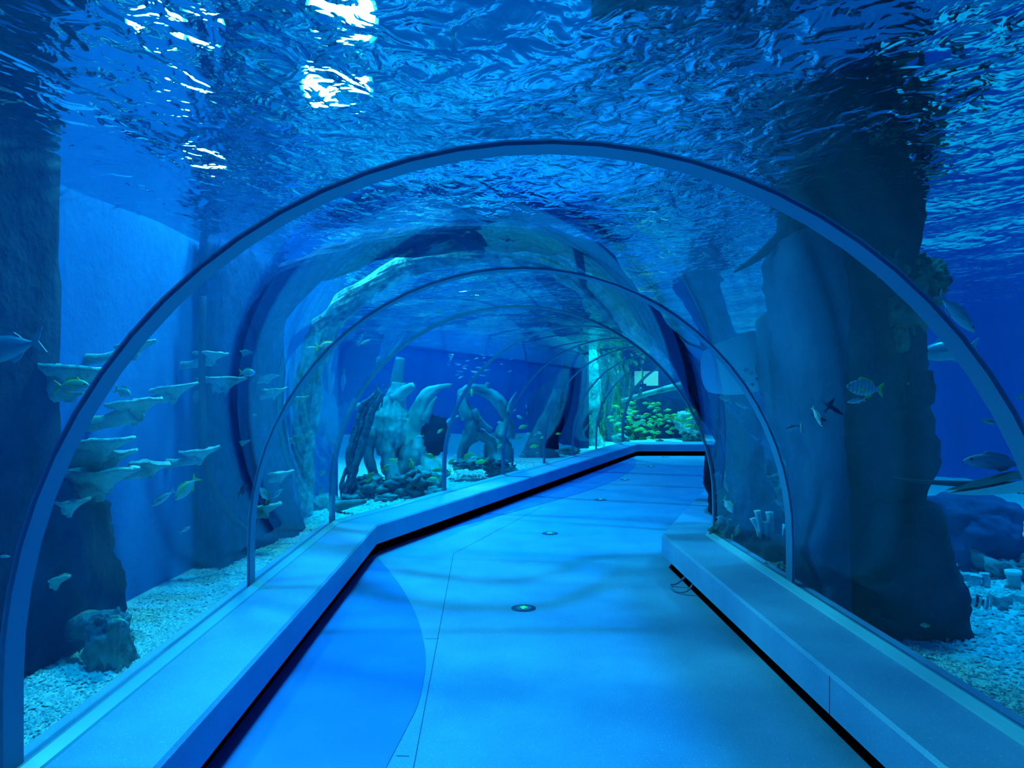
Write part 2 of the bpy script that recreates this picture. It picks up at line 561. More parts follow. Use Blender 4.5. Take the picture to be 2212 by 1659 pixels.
plane_wall('wall_right', (8.3, -2.9), (8.3, 13.6), -0.5, ZT, M['wall_dark'], side=1)
plane_wall('wall_right_rear', (4.80, 13.6), (8.4, 13.6), -0.5, ZT, M['wall_dark'], side=-1)
plane_wall('wall_right_end', (8.35, 13.4), (9.6, 25.4), -0.5, ZT, M['wall_teal'], side=1)
plane_wall('wall_entrance', (-3.3, -2.95), (8.5, -2.95), -0.5, ZT, M['wall_dark'], side=1)

# water body, its rippled surface ------------------------------------
box = MB().box((-9.2, -3.1, -0.55), (10.2, 27.0, ZS - 0.01))
st = [station(0, 0.012), station(0, 1), station(1, 1), station(2, 0.985)]
shell = arch_profile(W + 0.055, -0.5)
v, f = sweep(st, shell)
box.add(v, [tuple(reversed(q)) for q in f])
water = tag(obj('water_body', box.v, box.f, M['water']), kind='structure')
import bmesh
bm = bmesh.new(); bm.from_mesh(water.data)
vol = bm.calc_volume(signed=True)
bm.free()

nx, ny = 130, 200
X0, X1, Y0, Y1 = -9.2, 10.2, -3.1, 27.0
gx, gy = np.meshgrid(np.linspace(X0, X1, nx), np.linspace(Y0, Y1, ny))
ph = rng.uniform(0, 6.28, 14); kx = rng.normal(0, 3.2, 14); ky = rng.normal(0, 3.2, 14)
gz = sum(0.006 * np.sin(kx[i] * gx + ky[i] * gy + ph[i]) for i in range(14))
verts = np.stack([gx.ravel(), gy.ravel(), (ZS + gz).ravel()], 1)
ids = np.arange(nx * ny).reshape(ny, nx)
faces = np.stack([ids[:-1, :-1], ids[:-1, 1:], ids[1:, 1:], ids[1:, :-1]], -1).reshape(-1, 4)
ws = tag(obj('water_surface', verts.tolist(), faces.tolist(), M['surface'], smooth=True), kind='structure')

# gravel bed ---------------------------------------------------------
def axis_dist(x, y):
    p = Vector((x, y, 0))
    best = 1e9
    for i in range(3):
        a, d = NODE[i], NODE[i + 1] - NODE[i]
        t = max(0, min(1, (p - a).dot(d) / d.length_squared))
        best = min(best, (p - a - d * t).length)
    return best
def bed_z(x, y):
    # higher on the left of the tunnel, lower on the right, gently heaped
    side = 0.0
    right = x > np.interp(y, [-3, 6.67, 17, 27], [0.2, 0.02, 3.97, 9])
    base = 0.0 if right and y < 16.8 else 0.12
    if right: base += 0.27 * math.exp(-((x - 2.3) / 0.8) ** 2 - ((y - 7.2) / 1.2) ** 2)
    return base + 0.05 * noise.noise(Vector((x * 0.9, y * 0.9, 3))) + 0.02 * noise.noise(Vector((x * 3, y * 3, 1)))
step = 0.16
xs, ys = np.arange(-9.0, 9.9, step), np.arange(-2.9, 26.4, step)
bv, bf, idx = [], [], {}
for j, y in enumerate(ys):
    for i, x in enumerate(xs):
        idx[i, j] = len(bv)
        bv.append((x, y, bed_z(x, y)))
for j in range(len(ys) - 1):
    for i in range(len(xs) - 1):
        if axis_dist(xs[i] + step / 2, ys[j] + step / 2) > 1.62:
            bf.append((idx[i, j], idx[i + 1, j], idx[i + 1, j + 1], idx[i, j + 1]))
tag(obj('gravel_bed', bv, bf, M['gravel'], smooth=True), kind='structure')

def pebbles(count, region, smin, smax):
    pv, pf = [], []
    ov = np.array([(1, 0, 0), (-1, 0, 0), (0, 1, 0), (0, -1, 0), (0, 0, 1), (0, 0, -1)], float)
    of = [(0, 2, 4), (2, 1, 4), (1, 3, 4), (3, 0, 4), (2, 0, 5), (1, 2, 5), (3, 1, 5), (0, 3, 5)]
    k = 0
    while k < count:
        x, y = region()
        if axis_dist(x, y) < 1.80: continue
        s = rng.uniform(smin, smax)
        a = rng.uniform(0, 6.28)
        ca, sa = math.cos(a), math.sin(a)
        q = ov * np.array([s * rng.uniform(0.9, 1.7), s * rng.uniform(0.6, 0.9), s * rng.uniform(0.45, 0.8)]) * rng.uniform(0.75, 1.2, (6, 1))
        tz = rng.uniform(-0.5, 0.5)
        z = bed_z(x, y) + s * 0.25
        b = len(pv)
        for p in q:
            pv.append((x + p[0] * ca - p[1] * sa, y + p[0] * sa + p[1] * ca, z + p[2] + p[0] * tz))
        pf += [(a_ + b, b_ + b, c_ + b) for a_, b_, c_ in of]
        k += 1
    return pv, pf
def reg_left():
    y = 1.6 + 8.0 * rng.random() ** 1.3
    return rng.uniform(-2.98 + (y + 2.9) * 0.06, -1.7), y
def reg_mid():
    y = rng.uniform(7.2, 15.5); a = NODE[1].x + (y - 6.67) * 0.382
    return max(a - 1.75 - abs(rng.normal(0, 1.0)), -2.2 if y < 9.8 else -8), y
def reg_right():
    y = 2.6 + 6 * rng.random() ** 1.4
    return rng.uniform(1.75, 4.6), y
gp, gf = [], []
for cnt, rg, a, b in ((15000, reg_left, 0.012, 0.022), (7000, reg_mid, 0.018, 0.034), (13000, reg_right, 0.013, 0.025)):
    pv, pf = pebbles(cnt, rg, a, b)
    o = len(gp); gp += pv; gf += [tuple(i + o for i in q) for q in pf]
gr = obj('gravel', gp, gf, M['gravel'])
tag(gr, 'pale coral gravel covering the tank bed along both sides of the tunnel', 'gravel', kind='stuff')

# added deck over the right of the tunnel, placed to shade that side
mb = MB()
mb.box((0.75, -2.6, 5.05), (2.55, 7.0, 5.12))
deck = tag(mb.build('shade_deck', surf('deck_underside', (0.03, 0.07, 0.12), rough=0.8), smooth=False), 'added dark deck shading the water right of the tunnel', 'deck')
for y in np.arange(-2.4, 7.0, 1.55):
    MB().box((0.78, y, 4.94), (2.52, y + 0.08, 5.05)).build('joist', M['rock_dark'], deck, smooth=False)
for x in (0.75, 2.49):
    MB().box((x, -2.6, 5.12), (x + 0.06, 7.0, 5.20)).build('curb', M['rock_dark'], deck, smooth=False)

# floodlights over the water ------------------------------------------
LAMP = emis('flood_lens', (0.05, 0.85, 1.0), 150)
HOUS = surf('lamp_housing', (0.05, 0.06, 0.08), rough=0.5)
def flood(px, py, Y, r, label, grp='floodlights over the water', aim=(0, 0, 0)):
    p = P(px, py, Y)
    t = thing('flood_light', label, 'lamp', p, grp)
    t.rotation_euler = aim
    n = 20
    ring = [(r * math.cos(2 * PI * k / n), r * math.sin(2 * PI * k / n)) for k in range(n)]
    obj('lens', [(x, y, 0) for x, y in ring] + [(x, y, 0.02) for x, y in ring],
        [tuple(range(n - 1, -1, -1)), tuple(range(n, 2 * n))] + [(i, (i + 1) % n, n + (i + 1) % n, n + i) for i in range(n)], LAMP, t)
    hv = [(x * 1.12, y * 1.12, 0.021) for x, y in ring] + [(x * 0.7, y * 0.7, 0.35) for x, y in ring]
    obj('housing', hv, [tuple(range(n - 1, -1, -1)), tuple(range(n, 2 * n))] + [(i, (i + 1) % n, n + (i + 1) % n, n + i) for i in range(n)], HOUS, t)
    MB().tube([(0, 0, 0.35), (0, 0, 3.0)], 0.02, 6).build('drop_rod', HOUS, t)
    return t
flood(738, 35, 5.6, 0.25, 'upper of two dazzling white floodlights above the ripples, left of centre', aim=(R(-55), 0, 0))
flood(726, 185, 6.6, 0.30, 'lower of two dazzling white floodlights above the ripples, left of centre', aim=(R(-55), 0, 0))
flood(335, 50, 6.4, 0.24, 'small floodlight glittering high in the ripples, upper left', aim=(R(-55), 0, 0))
flood(400, 205, 7.4, 0.27, 'small floodlight glittering lower in the ripples, upper left', aim=(R(-55), 0, 0))
flood(440, 60, 6.8, 0.18, 'third small floodlight glittering in the ripples, right of the upper left one', aim=(R(-55), 0, 0))
flood(440, 345, 9.0, 0.26, 'low floodlight glinting in the ripples just above the nearest joint, left', aim=(R(-55), 0, 0))
flood(1022, 640, 15.0, 0.32, 'distant floodlight glittering below the second joint, left of centre', aim=(R(-60), 0, 0))
# vertical joint between two boards of the right ledge front
c, r = station(0, t_at_y(3.19))
p = c + r * 1.276
MB().box((p.x - 0.0012, p.y - 0.002, 0.112), (p.x + 0.004, p.y + 0.002, 0.276)).build('board_joint', M['seam'], rl, smooth=False)

# ------------------------------------------------------------------ rocks
M['coral_plate'] = surf('plate_coral', (0.30, 0.42, 0.36), (0.55, 0.66, 0.55), rough=0.85, scale=7, bump=0.7, bscale=30, spec=0.1)
M['tube'] = surf('tube_coral', (0.30, 0.40, 0.46), (0.46, 0.56, 0.60), rough=0.8, scale=9, bump=0.5, bscale=30)
M['tube_rim'] = surf('tube_rim', (0.70, 0.82, 0.80), rough=0.8)
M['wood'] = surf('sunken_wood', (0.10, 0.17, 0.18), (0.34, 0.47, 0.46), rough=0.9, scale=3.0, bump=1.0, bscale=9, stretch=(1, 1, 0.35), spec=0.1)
M['wood_lit'] = surf('lit_wood', (0.25, 0.38, 0.36), (0.70, 0.84, 0.78), rough=0.9, scale=3.0, bump=1.0, bscale=8, stretch=(1, 1, 0.4), spec=0.1)  # lighter copy of the wood; overhead light is put into its colour
M['rope'] = surf('weedy_rope', (0.05, 0.10, 0.13), (0.14, 0.24, 0.26), rough=0.95, scale=14, bump=1.0, bscale=30, spec=0.05)
M['weed'] = surf('green_weed', (0.03, 0.22, 0.04), (0.22, 0.50, 0.05), rough=0.7, scale=5, spec=0.2)
M['crust'] = surf('encrusted_rock', (0.06, 0.10, 0.08), (0.30, 0.36, 0.22), rough=0.95, scale=7, bump=1.0, bscale=16, spec=0.05)

def rock(name, label, cat, c, size, seed, mat, sub=3, rough=0.35, freq=1.3, blocky=0.3, group=None, rotz=0.0, ridges=0.0, parent=None, smooth=True):
    v, f = rock_data(size, seed, sub, rough, freq, blocky, ridges)
    if parent is not None:
        pc = c - parent.location
        m = Matrix.Translation(pc) @ Matrix.Rotation(rotz, 4, 'Z')
        return obj(name, [m @ p for p in v], f, mat, parent, smooth)
    o = obj(name, v, f, mat, None, smooth)
    o.location = c
    o.rotation_euler = (0, 0, rotz)
    return tag(o, label, cat, group)

def loft(rows, Y, depth, n=28, power=4.0, rough=0.05, freq=3.0, seed=0.0, sub=4):
    """rows: (py, x_left, x_right) of a standing rock whose middle is Y ahead; real thickness depth"""
    rows = [(EYE - (a[0] - HY) * Y / F, (a[1] - CX) * Y / F, (a[2] - CX) * Y / F) for a in rows]
    rows.sort()
    zs = np.array([r[0] for r in rows])
    m = len(rows) * sub
    zz = np.linspace(zs[0], zs[-1], m)
    xl, xr = np.interp(zz, zs, [r[1] for r in rows]), np.interp(zz, zs, [r[2] for r in rows])
    v, f = [], []
    sd = Vector((seed * 2.3, seed, seed * 0.7))
    for i in range(m):
        cx, hw = (xl[i] + xr[i]) / 2, (xr[i] - xl[i]) / 2
        for j in range(n):
            a = 2 * PI * j / n
            ca, sa = math.cos(a), math.sin(a)
            k = (abs(ca) ** power + abs(sa) ** power) ** (-1 / power)
            p = Vector((cx + ca * k * hw, Y + sa * k * depth / 2, zz[i]))
            d = noise.noise(p * freq + sd) + 0.5 * noise.noise(p * freq * 2.9 + sd) + 0.3 * noise.noise(p * freq * 7 + sd)
            q = Vector((ca, sa, 0)) * rough * d
            v.append(p + q)
    for i in range(m - 1):
        for j in range(n):
            k = (j + 1) % n
            f.append((i * n + j, i * n + k, (i + 1) * n + k, (i + 1) * n + j))
    f.append(tuple(range(n - 1, -1, -1)))
    f.append(tuple((m - 1) * n + j for j in range(n)))
    return v, f

# the great dark rock column on the right, standing on the gravel and rising through the surface
YC = 5.05
colr = thing('rock_column', 'huge dark rock column rising from the gravel to the water surface, right of the tunnel', 'rock', ((1850 - CX) * YC / F, YC, 0.0))
def part(name, data, mat, parent, smooth=True):
    v, f = data
    return obj(name, [Vector(p) - parent.location for p in v], f, mat, parent, smooth)
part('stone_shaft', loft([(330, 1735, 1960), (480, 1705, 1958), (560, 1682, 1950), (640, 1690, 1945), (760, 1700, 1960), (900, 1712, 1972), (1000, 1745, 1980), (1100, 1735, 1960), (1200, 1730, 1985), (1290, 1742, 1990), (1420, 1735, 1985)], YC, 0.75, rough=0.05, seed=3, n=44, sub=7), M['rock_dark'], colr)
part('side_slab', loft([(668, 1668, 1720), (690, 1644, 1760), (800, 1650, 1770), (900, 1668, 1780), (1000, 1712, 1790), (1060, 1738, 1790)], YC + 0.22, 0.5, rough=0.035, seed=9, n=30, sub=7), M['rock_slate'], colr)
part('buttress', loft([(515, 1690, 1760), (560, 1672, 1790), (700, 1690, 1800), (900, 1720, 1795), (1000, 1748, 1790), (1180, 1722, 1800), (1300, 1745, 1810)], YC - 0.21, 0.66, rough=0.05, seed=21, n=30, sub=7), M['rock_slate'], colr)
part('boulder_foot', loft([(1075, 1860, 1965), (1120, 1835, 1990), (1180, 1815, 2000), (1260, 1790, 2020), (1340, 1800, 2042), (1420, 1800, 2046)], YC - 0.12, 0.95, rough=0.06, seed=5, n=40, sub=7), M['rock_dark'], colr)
rock('ledge_knob', None, None, P(1962, 835, YC - 0.15), (0.12, 0.16, 0.15), 31, M['rock_dark'], sub=3, blocky=0.8, rough=0.2, parent=colr)
rock('ledge_knob', None, None, P(1950, 960, YC - 0.05), (0.15, 0.2, 0.30), 33, M['rock_dark'], sub=3, blocky=0.6, rough=0.3, parent=colr)
rock('encrusting_coral', None, None, P(1930, 650, YC - 0.22), (0.20, 0.2, 0.30), 37, M['crust'], sub=4, blocky=0.2, rough=0.55, freq=2.2, parent=colr)
rock('encrusting_coral', None, None, P(1978, 610, YC - 0.10), (0.15, 0.2, 0.17), 39, M['crust'], sub=4, blocky=0.2, rough=0.55, freq=2.2, parent=colr)
rock('encrusting_coral', None, None, P(1895, 590, YC - 0.2), (0.14, 0.2, 0.14), 44, M['crust'], sub=3, blocky=0.2, rough=0.55, freq=2.2, parent=colr)
# lone branch reaching out of the column near the surface
b = MB().tube([P(1715, 480, YC), P(1690, 508, YC - 0.05), P(1650, 545, YC - 0.1), P(1618, 568, YC - 0.12), P(1585, 588, YC - 0.14)], [0.055, 0.045, 0.03, 0.02, 0.006], 8, 0.3)
tag(b.build('branch', M['rock_dark']), 'thin dark branch poking left from the top of the rock column', 'branch')

# rocks behind the second and third panels on the right
def rk(px, py, Y, rx, ry, rz, seed, mat, label, **kw):
    """rx, rz in pixels, ry in metres"""
    return rock('boulder', label, 'rock', P(px, py, Y), (rx * Y / F, ry, rz * Y / F), seed, M[mat], **kw)
rk(1578, 1060, 7.6, 50, 0.40, 105, 51, 'rock_dark', 'dark upright boulder behind the corner of the right ledge', sub=4, blocky=0.5, ridges=0.25)
rk(1660, 1010, 8.0, 78, 0.5, 75, 52, 'rock_slate', 'broad blue-grey boulder behind the honeycombed rock', sub=4, ridges=0.2)
rk(1625, 1075, 7.1, 44, 0.35, 62, 53, 'rock_mid', 'honeycombed weathered rock right of the ledge corner', sub=4, rough=0.5, freq=2.4, ridges=0.5)
rk(1700, 1040, 7.6, 30, 0.3, 60, 56, 'rock_mid', 'weathered rock tucked between the broad boulder and the rock column', sub=3, rough=0.45, ridges=0.4)
rk(1583, 1172, 6.35, 46, 0.16, 50, 54, 'rock_mid', 'slanting furrowed rock leaning against the ledge corner glass', sub=4, blocky=0.4, ridges=0.5)
rk(1682, 1195, 5.75, 56, 0.25, 34, 55, 'rock_dark', 'dark flat boulder under the upright tube corals', sub=4, blocky=0.6)
rk(1668, 1236, 5.35, 32, 0.12, 20, 57, 'rock_mid', 'small rough coral lump against the glass below the dark boulder', sub=3, rough=0.6, freq=3)
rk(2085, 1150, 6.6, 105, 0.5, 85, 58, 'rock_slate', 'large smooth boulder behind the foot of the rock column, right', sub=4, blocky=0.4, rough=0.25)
rk(2180, 1250, 6.3, 105, 0.4, 70, 59, 'rock_mid', 'low coral-crusted rock carrying the tube corals at the right edge', sub=4, rough=0.5, freq=2.0, ridges=0.4)
rk(2160, 1330, 5.3, 70, 0.25, 34, 60, 'rock_mid', 'dark rubble mound on the gravel below the tube corals, right edge', sub=3, rough=0.6, freq=2.4, ridges=0.4)
rk(1905, 1330, 4.55, 55, 0.1, 24, 63, 'rock_dark', 'dark stone at the foot of the rock column beside the glass', sub=3, rough=0.5)
# dark rock mass behind the bend
v, f = loft([(500, 1425, 1510), (600, 1448, 1545), (700, 1506, 1575), (780, 1535, 1600), (850, 1566, 1625), (930, 1596, 1665), (1000, 1622, 1720), (1130, 1640, 1740)], 8.4, 0.4, rough=0.06, seed=61, n=30, sub=6)
tag(obj('rock_spur', v, f, M['rock_navy'], None, True), 'tall dark leaning rock spur behind the bend, left of the stingray', 'rock')

# left side: pilasters of rock on the tank wall
rock('rock_pilaster', 'dark rock pilaster on the tank wall at the left edge', 'rock', Vector((-2.55, 2.80, 1.45)), (0.13, 1.33, 1.75), 71, M['rock_dark'], sub=4, rough=0.08, blocky=0.95, freq=2, rotz=-0.06)
rock('rock_pilaster', 'second dark rock pilaster on the left tank wall with a black crack', 'rock', Vector((-2.34, 6.5, 1.40)), (0.12, 0.78, 1.62), 72, M['rock_navy'], sub=4, rough=0.10, blocky=0.95, freq=2.2, rotz=-0.06)
rock('boulder', 'big dark boulder below the rock pilaster at the left edge', 'rock', Vector((-2.47, 4.0, 0.45)), (0.17, 0.50, 0.55), 73, M['rock_dark'], sub=4, rough=0.4, blocky=0.5)
cr = MB().tube([P(548, 700, 6.15), P(556, 800, 6.2), P(540, 880, 6.2), P(545, 985, 6.25), P(562, 1060, 6.35), P(590, 1120, 6.4)], [0.008, 0.012, 0.02, 0.018, 0.022, 0.010], 6, 0.5)
tag(cr.build('cable', M['black']), 'black cable running down the second rock pilaster on the left', 'cable')
hs = MB().tube([P(438, 640, 5.6), P(436, 780, 5.6), P(440, 930, 5.55), P(452, 1030, 5.5), P(490, 1105, 5.6), P(545, 1160, 5.7)], [0.028] * 6, 8)  # added tube in place of an arched joint's dark reflection
tag(hs.build('rib_reflection', M['rock_dark']), 'dark tube standing for a joint reflection on the left tank wall', 'rib_reflection')

# added rock tubes standing for refracted bands over the tunnel beyond the second joint
ar = MB().tube([P(572, 1150, 7.3), P(552, 900, 7.0), P(556, 720, 6.6), P(640, 606, 6.0), P(800, 540, 5.5), P(1000, 512, 5.2), P(1180, 520, 5.3), P(1300, 572, 5.9), P(1400, 690, 6.9), P(1490, 800, 6.6), P(1600, 985, 6.35), P(1640, 1160, 6.3)],
     [0.30, 0.22, 0.16, 0.13, 0.10, 0.09, 0.09, 0.10, 0.10, 0.12, 0.15, 0.2], 22, 0.55, 4.0, 1.0, 4.5)
tag(ar.build('refraction_band', M['rock_navy'], smooth=False), 'dark blue band imitating refraction over the tunnel just past the second joint', 'rock')
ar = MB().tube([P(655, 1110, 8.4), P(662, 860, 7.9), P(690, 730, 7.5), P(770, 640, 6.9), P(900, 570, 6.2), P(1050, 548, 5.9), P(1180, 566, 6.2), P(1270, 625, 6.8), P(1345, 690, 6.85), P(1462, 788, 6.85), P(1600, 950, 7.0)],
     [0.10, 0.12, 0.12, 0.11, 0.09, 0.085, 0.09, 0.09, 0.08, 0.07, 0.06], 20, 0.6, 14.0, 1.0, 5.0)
tag(ar.build('refraction_band', M['rock_cyan'], smooth=False), 'pale band imitating refraction inside the dark one, curving over the tunnel', 'rock')

# small stump-shaped rock on the near left gravel
rs = thing('coral_rock', 'stump-shaped coral rock with an arm, on the near left gravel', 'rock', P(230, 1450, 3.75))
rock('rock_body', None, None, P(240, 1395, 3.75), (0.105, 0.12, 0.17), 81, M['rock_mid'], sub=4, rough=0.4, blocky=0.3, parent=rs, ridges=0.3)
part('rock_arm', tube([P(232, 1352, 3.75), P(190, 1348, 3.8), P(140, 1372, 3.9), P(85, 1405, 4.0)], [0.085, 0.065, 0.05, 0.025], 12, 0.5, 2), M['rock_mid'], rs)
rock('boulder', 'flat shaded stone on the gravel left of the stump-shaped rock', 'rock', P(130, 1415, 4.05), (0.22, 0.14, 0.05), 83, M['rock_dark'], sub=3, rough=0.4)
rock('boulder', 'low boulder on the left gravel just before the third joint', 'rock', P(690, 1090, 9.0), (0.22, 0.25, 0.13), 84, M['rock_mid'], sub=3, rough=0.45)
lg = MB().tube([P(715, 1098, 8.7), P(745, 1090, 8.6), P(790, 1083, 8.5)], [0.05, 0.06, 0.025], 9, 0.5, 3)
tag(lg.build('sunken_log', M['wood']), 'short broken log on the gravel by the third joint', 'log')

# plate corals growing from the left wall ------------------------------
def plate_coral(px, py, wpx, tilt, label, stem=True, seed=0, depth_x=-2.34):
    Y = depth_x * F / (px - CX)
    c = P(px, py, Y)
    w_ = wpx * Y / F / 2
    t = thing('plate_coral', label, 'coral', c, 'plate corals on the left tank wall')
    n, rings = 26, [(0.10, -0.16), (0.22, -0.10), (0.45, -0.055), (0.75, -0.02), (1.0, 0.0), (0.97, 0.022), (0.7, 0.012), (0.35, -0.01), (0.02, -0.02)]
    v, f = [], []
    tl = math.tan(R(tilt))
    for i, (r, z) in enumerate(rings):
        for j in range(n):
            a = 2 * PI * j / n
            k = 1 + 0.16 * noise.noise(Vector((math.cos(a) * 1.6, math.sin(a) * 1.6, seed * 1.3)))
            x, y = r * math.cos(a) * w_ * k * 0.8, r * math.sin(a) * w_ * k
            v.append((x * 0.75, y, z * (w_ / 0.22) + y * tl * 0.6 + 0.02 * r * noise.noise(Vector((a * 1.5, seed, 2)))))
    # the broad way of the plate runs across the view: swap so that x is across
    v = [(p[1], p[0], p[2]) for p in v]
    for i in range(len(rings) - 1):
        for j in range(n):
            k = (j + 1) % n
            f.append((i * n + j, i * n + k, (i + 1) * n + k, (i + 1) * n + j))
    obj('plate', v, f, M['coral_plate'], t, True)
    wall = -3.05 + (Y + 2.9) * 0.06
    dx = wall - 0.03 - c.x
    s = w_ / 0.22
    MB().tube([(0, 0, -0.05 * s), (dx * 0.25, 0.01, -0.10 * s), (dx * 0.6, 0.02, -0.135 * s), (dx, 0.03, -0.15 * s)], [0.09 * s, 0.06 * s, 0.045 * s, 0.06 * s], 9, 0.3, seed).build('stem', M['coral_plate'], t)
    return t
PC = [(236, 980, 120, 6, 'plate coral on the left wall, upper of the long pair beside the nearest joint'),
      (215, 1022, 170, 8, 'widest plate coral on the left wall, lower of the long pair beside the nearest joint'),
      (325, 1002, 84, -4, 'plate coral just right of the widest one on the left wall'),
      (430, 974, 86, 12, 'fan-like plate coral midway between the first two joints'),
      (512, 958, 62, 14, 'fan-like plate coral on the edge of the cracked rock pilaster'),
      (535, 897, 42, 8, 'small bright-rimmed plate coral below the white-bellied fish at the pilaster'),
      (292, 872, 130, 14, 'long sloping plate coral crossing behind the nearest joint'),
      (372, 838, 100, 16, 'sloping plate coral right of the long crossing one'),
      (480, 820, 110, 3, 'flat plate coral level with the small fish at the rock pilaster'),
      (455, 764, 76, -4, 'thin plate coral high on the left wall by the dark tube'),
      (515, 760, 60, -6, 'thin plate coral high on the cracked rock pilaster'),
      (545, 722, 70, -18, 'topmost steep plate coral on the cracked rock pilaster'),
      (290, 745, 90, 18, 'ragged plate coral high behind the nearest joint'),
      (150, 800, 190, -5, 'broad plate coral in front of the left rock pilaster, above the yellow fish'),
      (210, 955, 150, 4, 'rough domed plate coral above the long pair'),
      (590, 842, 60, 4, 'pale round plate coral right of the cracked rock pilaster'),
      (577, 812, 50, 2, 'small pale plate coral above the round one'),
      (645, 860, 50, 10, 'shaded plate coral behind the second joint, upper'),
      (655, 940, 46, 18, 'shaded plate coral behind the second joint, lower'),
      (605, 1022, 60, 12, 'pale plate coral low beside the second joint'),
      (575, 1095, 70, 20, 'plate coral low at the foot of the cracked rock pilaster'),
      (150, 1085, 90, 12, 'dim plate coral low on the left wall behind the nearest joint'),
      (120, 1250, 70, 14, 'blurred plate coral in front of the big dark boulder')]
for i, (a, b_, c_, d_, e_) in enumerate(PC):
    plate_coral(a, b_, c_, d_, e_, seed=i * 1.9 + 1, depth_x=-2.30 if a < 560 else -2.12)

# ------------------------------------------------------------------ sunken trees and rocks beyond the bend
YS = 10.3
def pp(pts, Y0): return [P(x, y, Y0 + (dy if len(q) > 2 else 0)) for q in pts for x, y, dy in [(q[0], q[1], q[2] if len(q) > 2 else 0)]]
tr = thing('tree_stump', 'weathered tree stump with roots and a broken post on top, beyond the bend', 'stump', P(845, 1062, YS))
part('trunk', tube(pp([(838, 985), (842, 955), (845, 928), (846, 902), (849, 880), (854, 860), (858, 842), (860, 826)], YS), [0.15, 0.23, 0.27, 0.25, 0.20, 0.145, 0.115, 0.10], 60, 0.10, 3, 1.0, 7.0, sub=9, groove=0.10, lobes=15), M['wood_lit'], tr)
part('branch_stub', tube(pp([(852, 862, -0.05), (868, 850, -0.10), (884, 838, -0.14), (893, 834, -0.16)], YS), [0.10, 0.075, 0.06, 0.05], 18, 0.4, 51, 1.0, 6, groove=0.1, lobes=6), M['wood_lit'], tr)
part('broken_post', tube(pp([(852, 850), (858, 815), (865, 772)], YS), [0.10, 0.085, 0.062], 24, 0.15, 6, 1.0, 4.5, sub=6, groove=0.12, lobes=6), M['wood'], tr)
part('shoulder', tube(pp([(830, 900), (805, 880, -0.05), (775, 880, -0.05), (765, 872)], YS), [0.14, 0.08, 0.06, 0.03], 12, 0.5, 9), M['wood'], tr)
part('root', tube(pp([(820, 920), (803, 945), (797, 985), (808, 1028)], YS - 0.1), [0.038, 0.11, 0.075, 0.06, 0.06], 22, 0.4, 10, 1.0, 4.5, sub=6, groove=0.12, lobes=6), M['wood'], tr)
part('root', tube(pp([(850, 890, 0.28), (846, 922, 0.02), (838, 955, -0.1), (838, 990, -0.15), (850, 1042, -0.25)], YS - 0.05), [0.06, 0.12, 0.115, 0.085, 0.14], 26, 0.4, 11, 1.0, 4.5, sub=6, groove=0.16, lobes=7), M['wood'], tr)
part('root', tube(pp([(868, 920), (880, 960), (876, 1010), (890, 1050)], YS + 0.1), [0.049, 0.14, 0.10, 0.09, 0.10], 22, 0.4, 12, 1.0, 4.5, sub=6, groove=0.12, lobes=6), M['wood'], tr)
hn = thing('driftwood_horn', 'tall horn-shaped driftwood curving to a pale point, right of the stump', 'driftwood', P(900, 1055, YS))
part('horn', tube(pp([(935, 1050), (905, 1000), (893, 945), (902, 895), (922, 855), (948, 838), (976, 831)], YS), [0.24, 0.20, 0.17, 0.13, 0.09, 0.05, 0.012], 26, 0.35, 14, 1.0, 4.5, sub=6, groove=0.12, lobes=6), M['wood_lit'], hn)
part('side_horn', tube(pp([(915, 910), (925, 890), (933, 872), (944, 857)], YS - 0.05), [0.08, 0.06, 0.04, 0.010], 20, 0.3, 15, 1.0, 4.5, sub=6, groove=0.12, lobes=6), M['wood'], hn)
part('root', tube(pp([(893, 950), (885, 1000), (880, 1045)], YS - 0.1), [0.059, 0.17, 0.16, 0.15], 22, 0.45, 16, 1.0, 4.5, sub=6, groove=0.12, lobes=6), M['wood'], hn)
v, f = rock_data((0.22, 0.05, 0.27), 17, 3, 0.35, 2.0, 0.2)
sf = obj('sea_fan', v, f, M['rock_dark'], None, True)
sf.location = P(932, 938, YS - 0.05)
tag(sf, 'dark flat sea fan standing against the horn-shaped driftwood', 'coral')
# leaning bundle of weedy rope
rp = thing('rope_bundle', 'leaning bundle of weedy ropes hanging from the stump to the gravel', 'rope', P(745, 1075, 9.75))
random.seed(3)
for k in range(11):
    o1, o2 = random.uniform(-22, 20), random.uniform(-14, 14)
    part('strand', tube(pp([(818 + o1 * 0.9, 838 + abs(o1)), (800 + o1, 880), (785 + o1 * 0.8, 930), (768 + o1 * 0.8, 990), (752 + o2, 1040), (742 + o2 * 0.4, 1076)], 9.75 + random.uniform(-0.12, 0.12)), [0.012, 0.026, 0.034, 0.036, 0.028, 0.014], 7, 0.8, k * 2.0, 1.0, 14), M['rope'], rp)
for k in range(3):
    x = 806 + k * 9
    part('twig', tube(pp([(x, 880), (x + 4, 850), (x + 10 + k * 5, 826 + 4 * k)], 9.75), [0.02, 0.013, 0.004], 6, 0.5, k), M['rope'], rp)
part('hanging_chain', tube(pp([(778, 900), (764, 922), (756, 950), (754, 985), (750, 1020)], 9.7), [0.012] * 5, 6, 0.8, 4, 1, 20), M['rope'], rp)

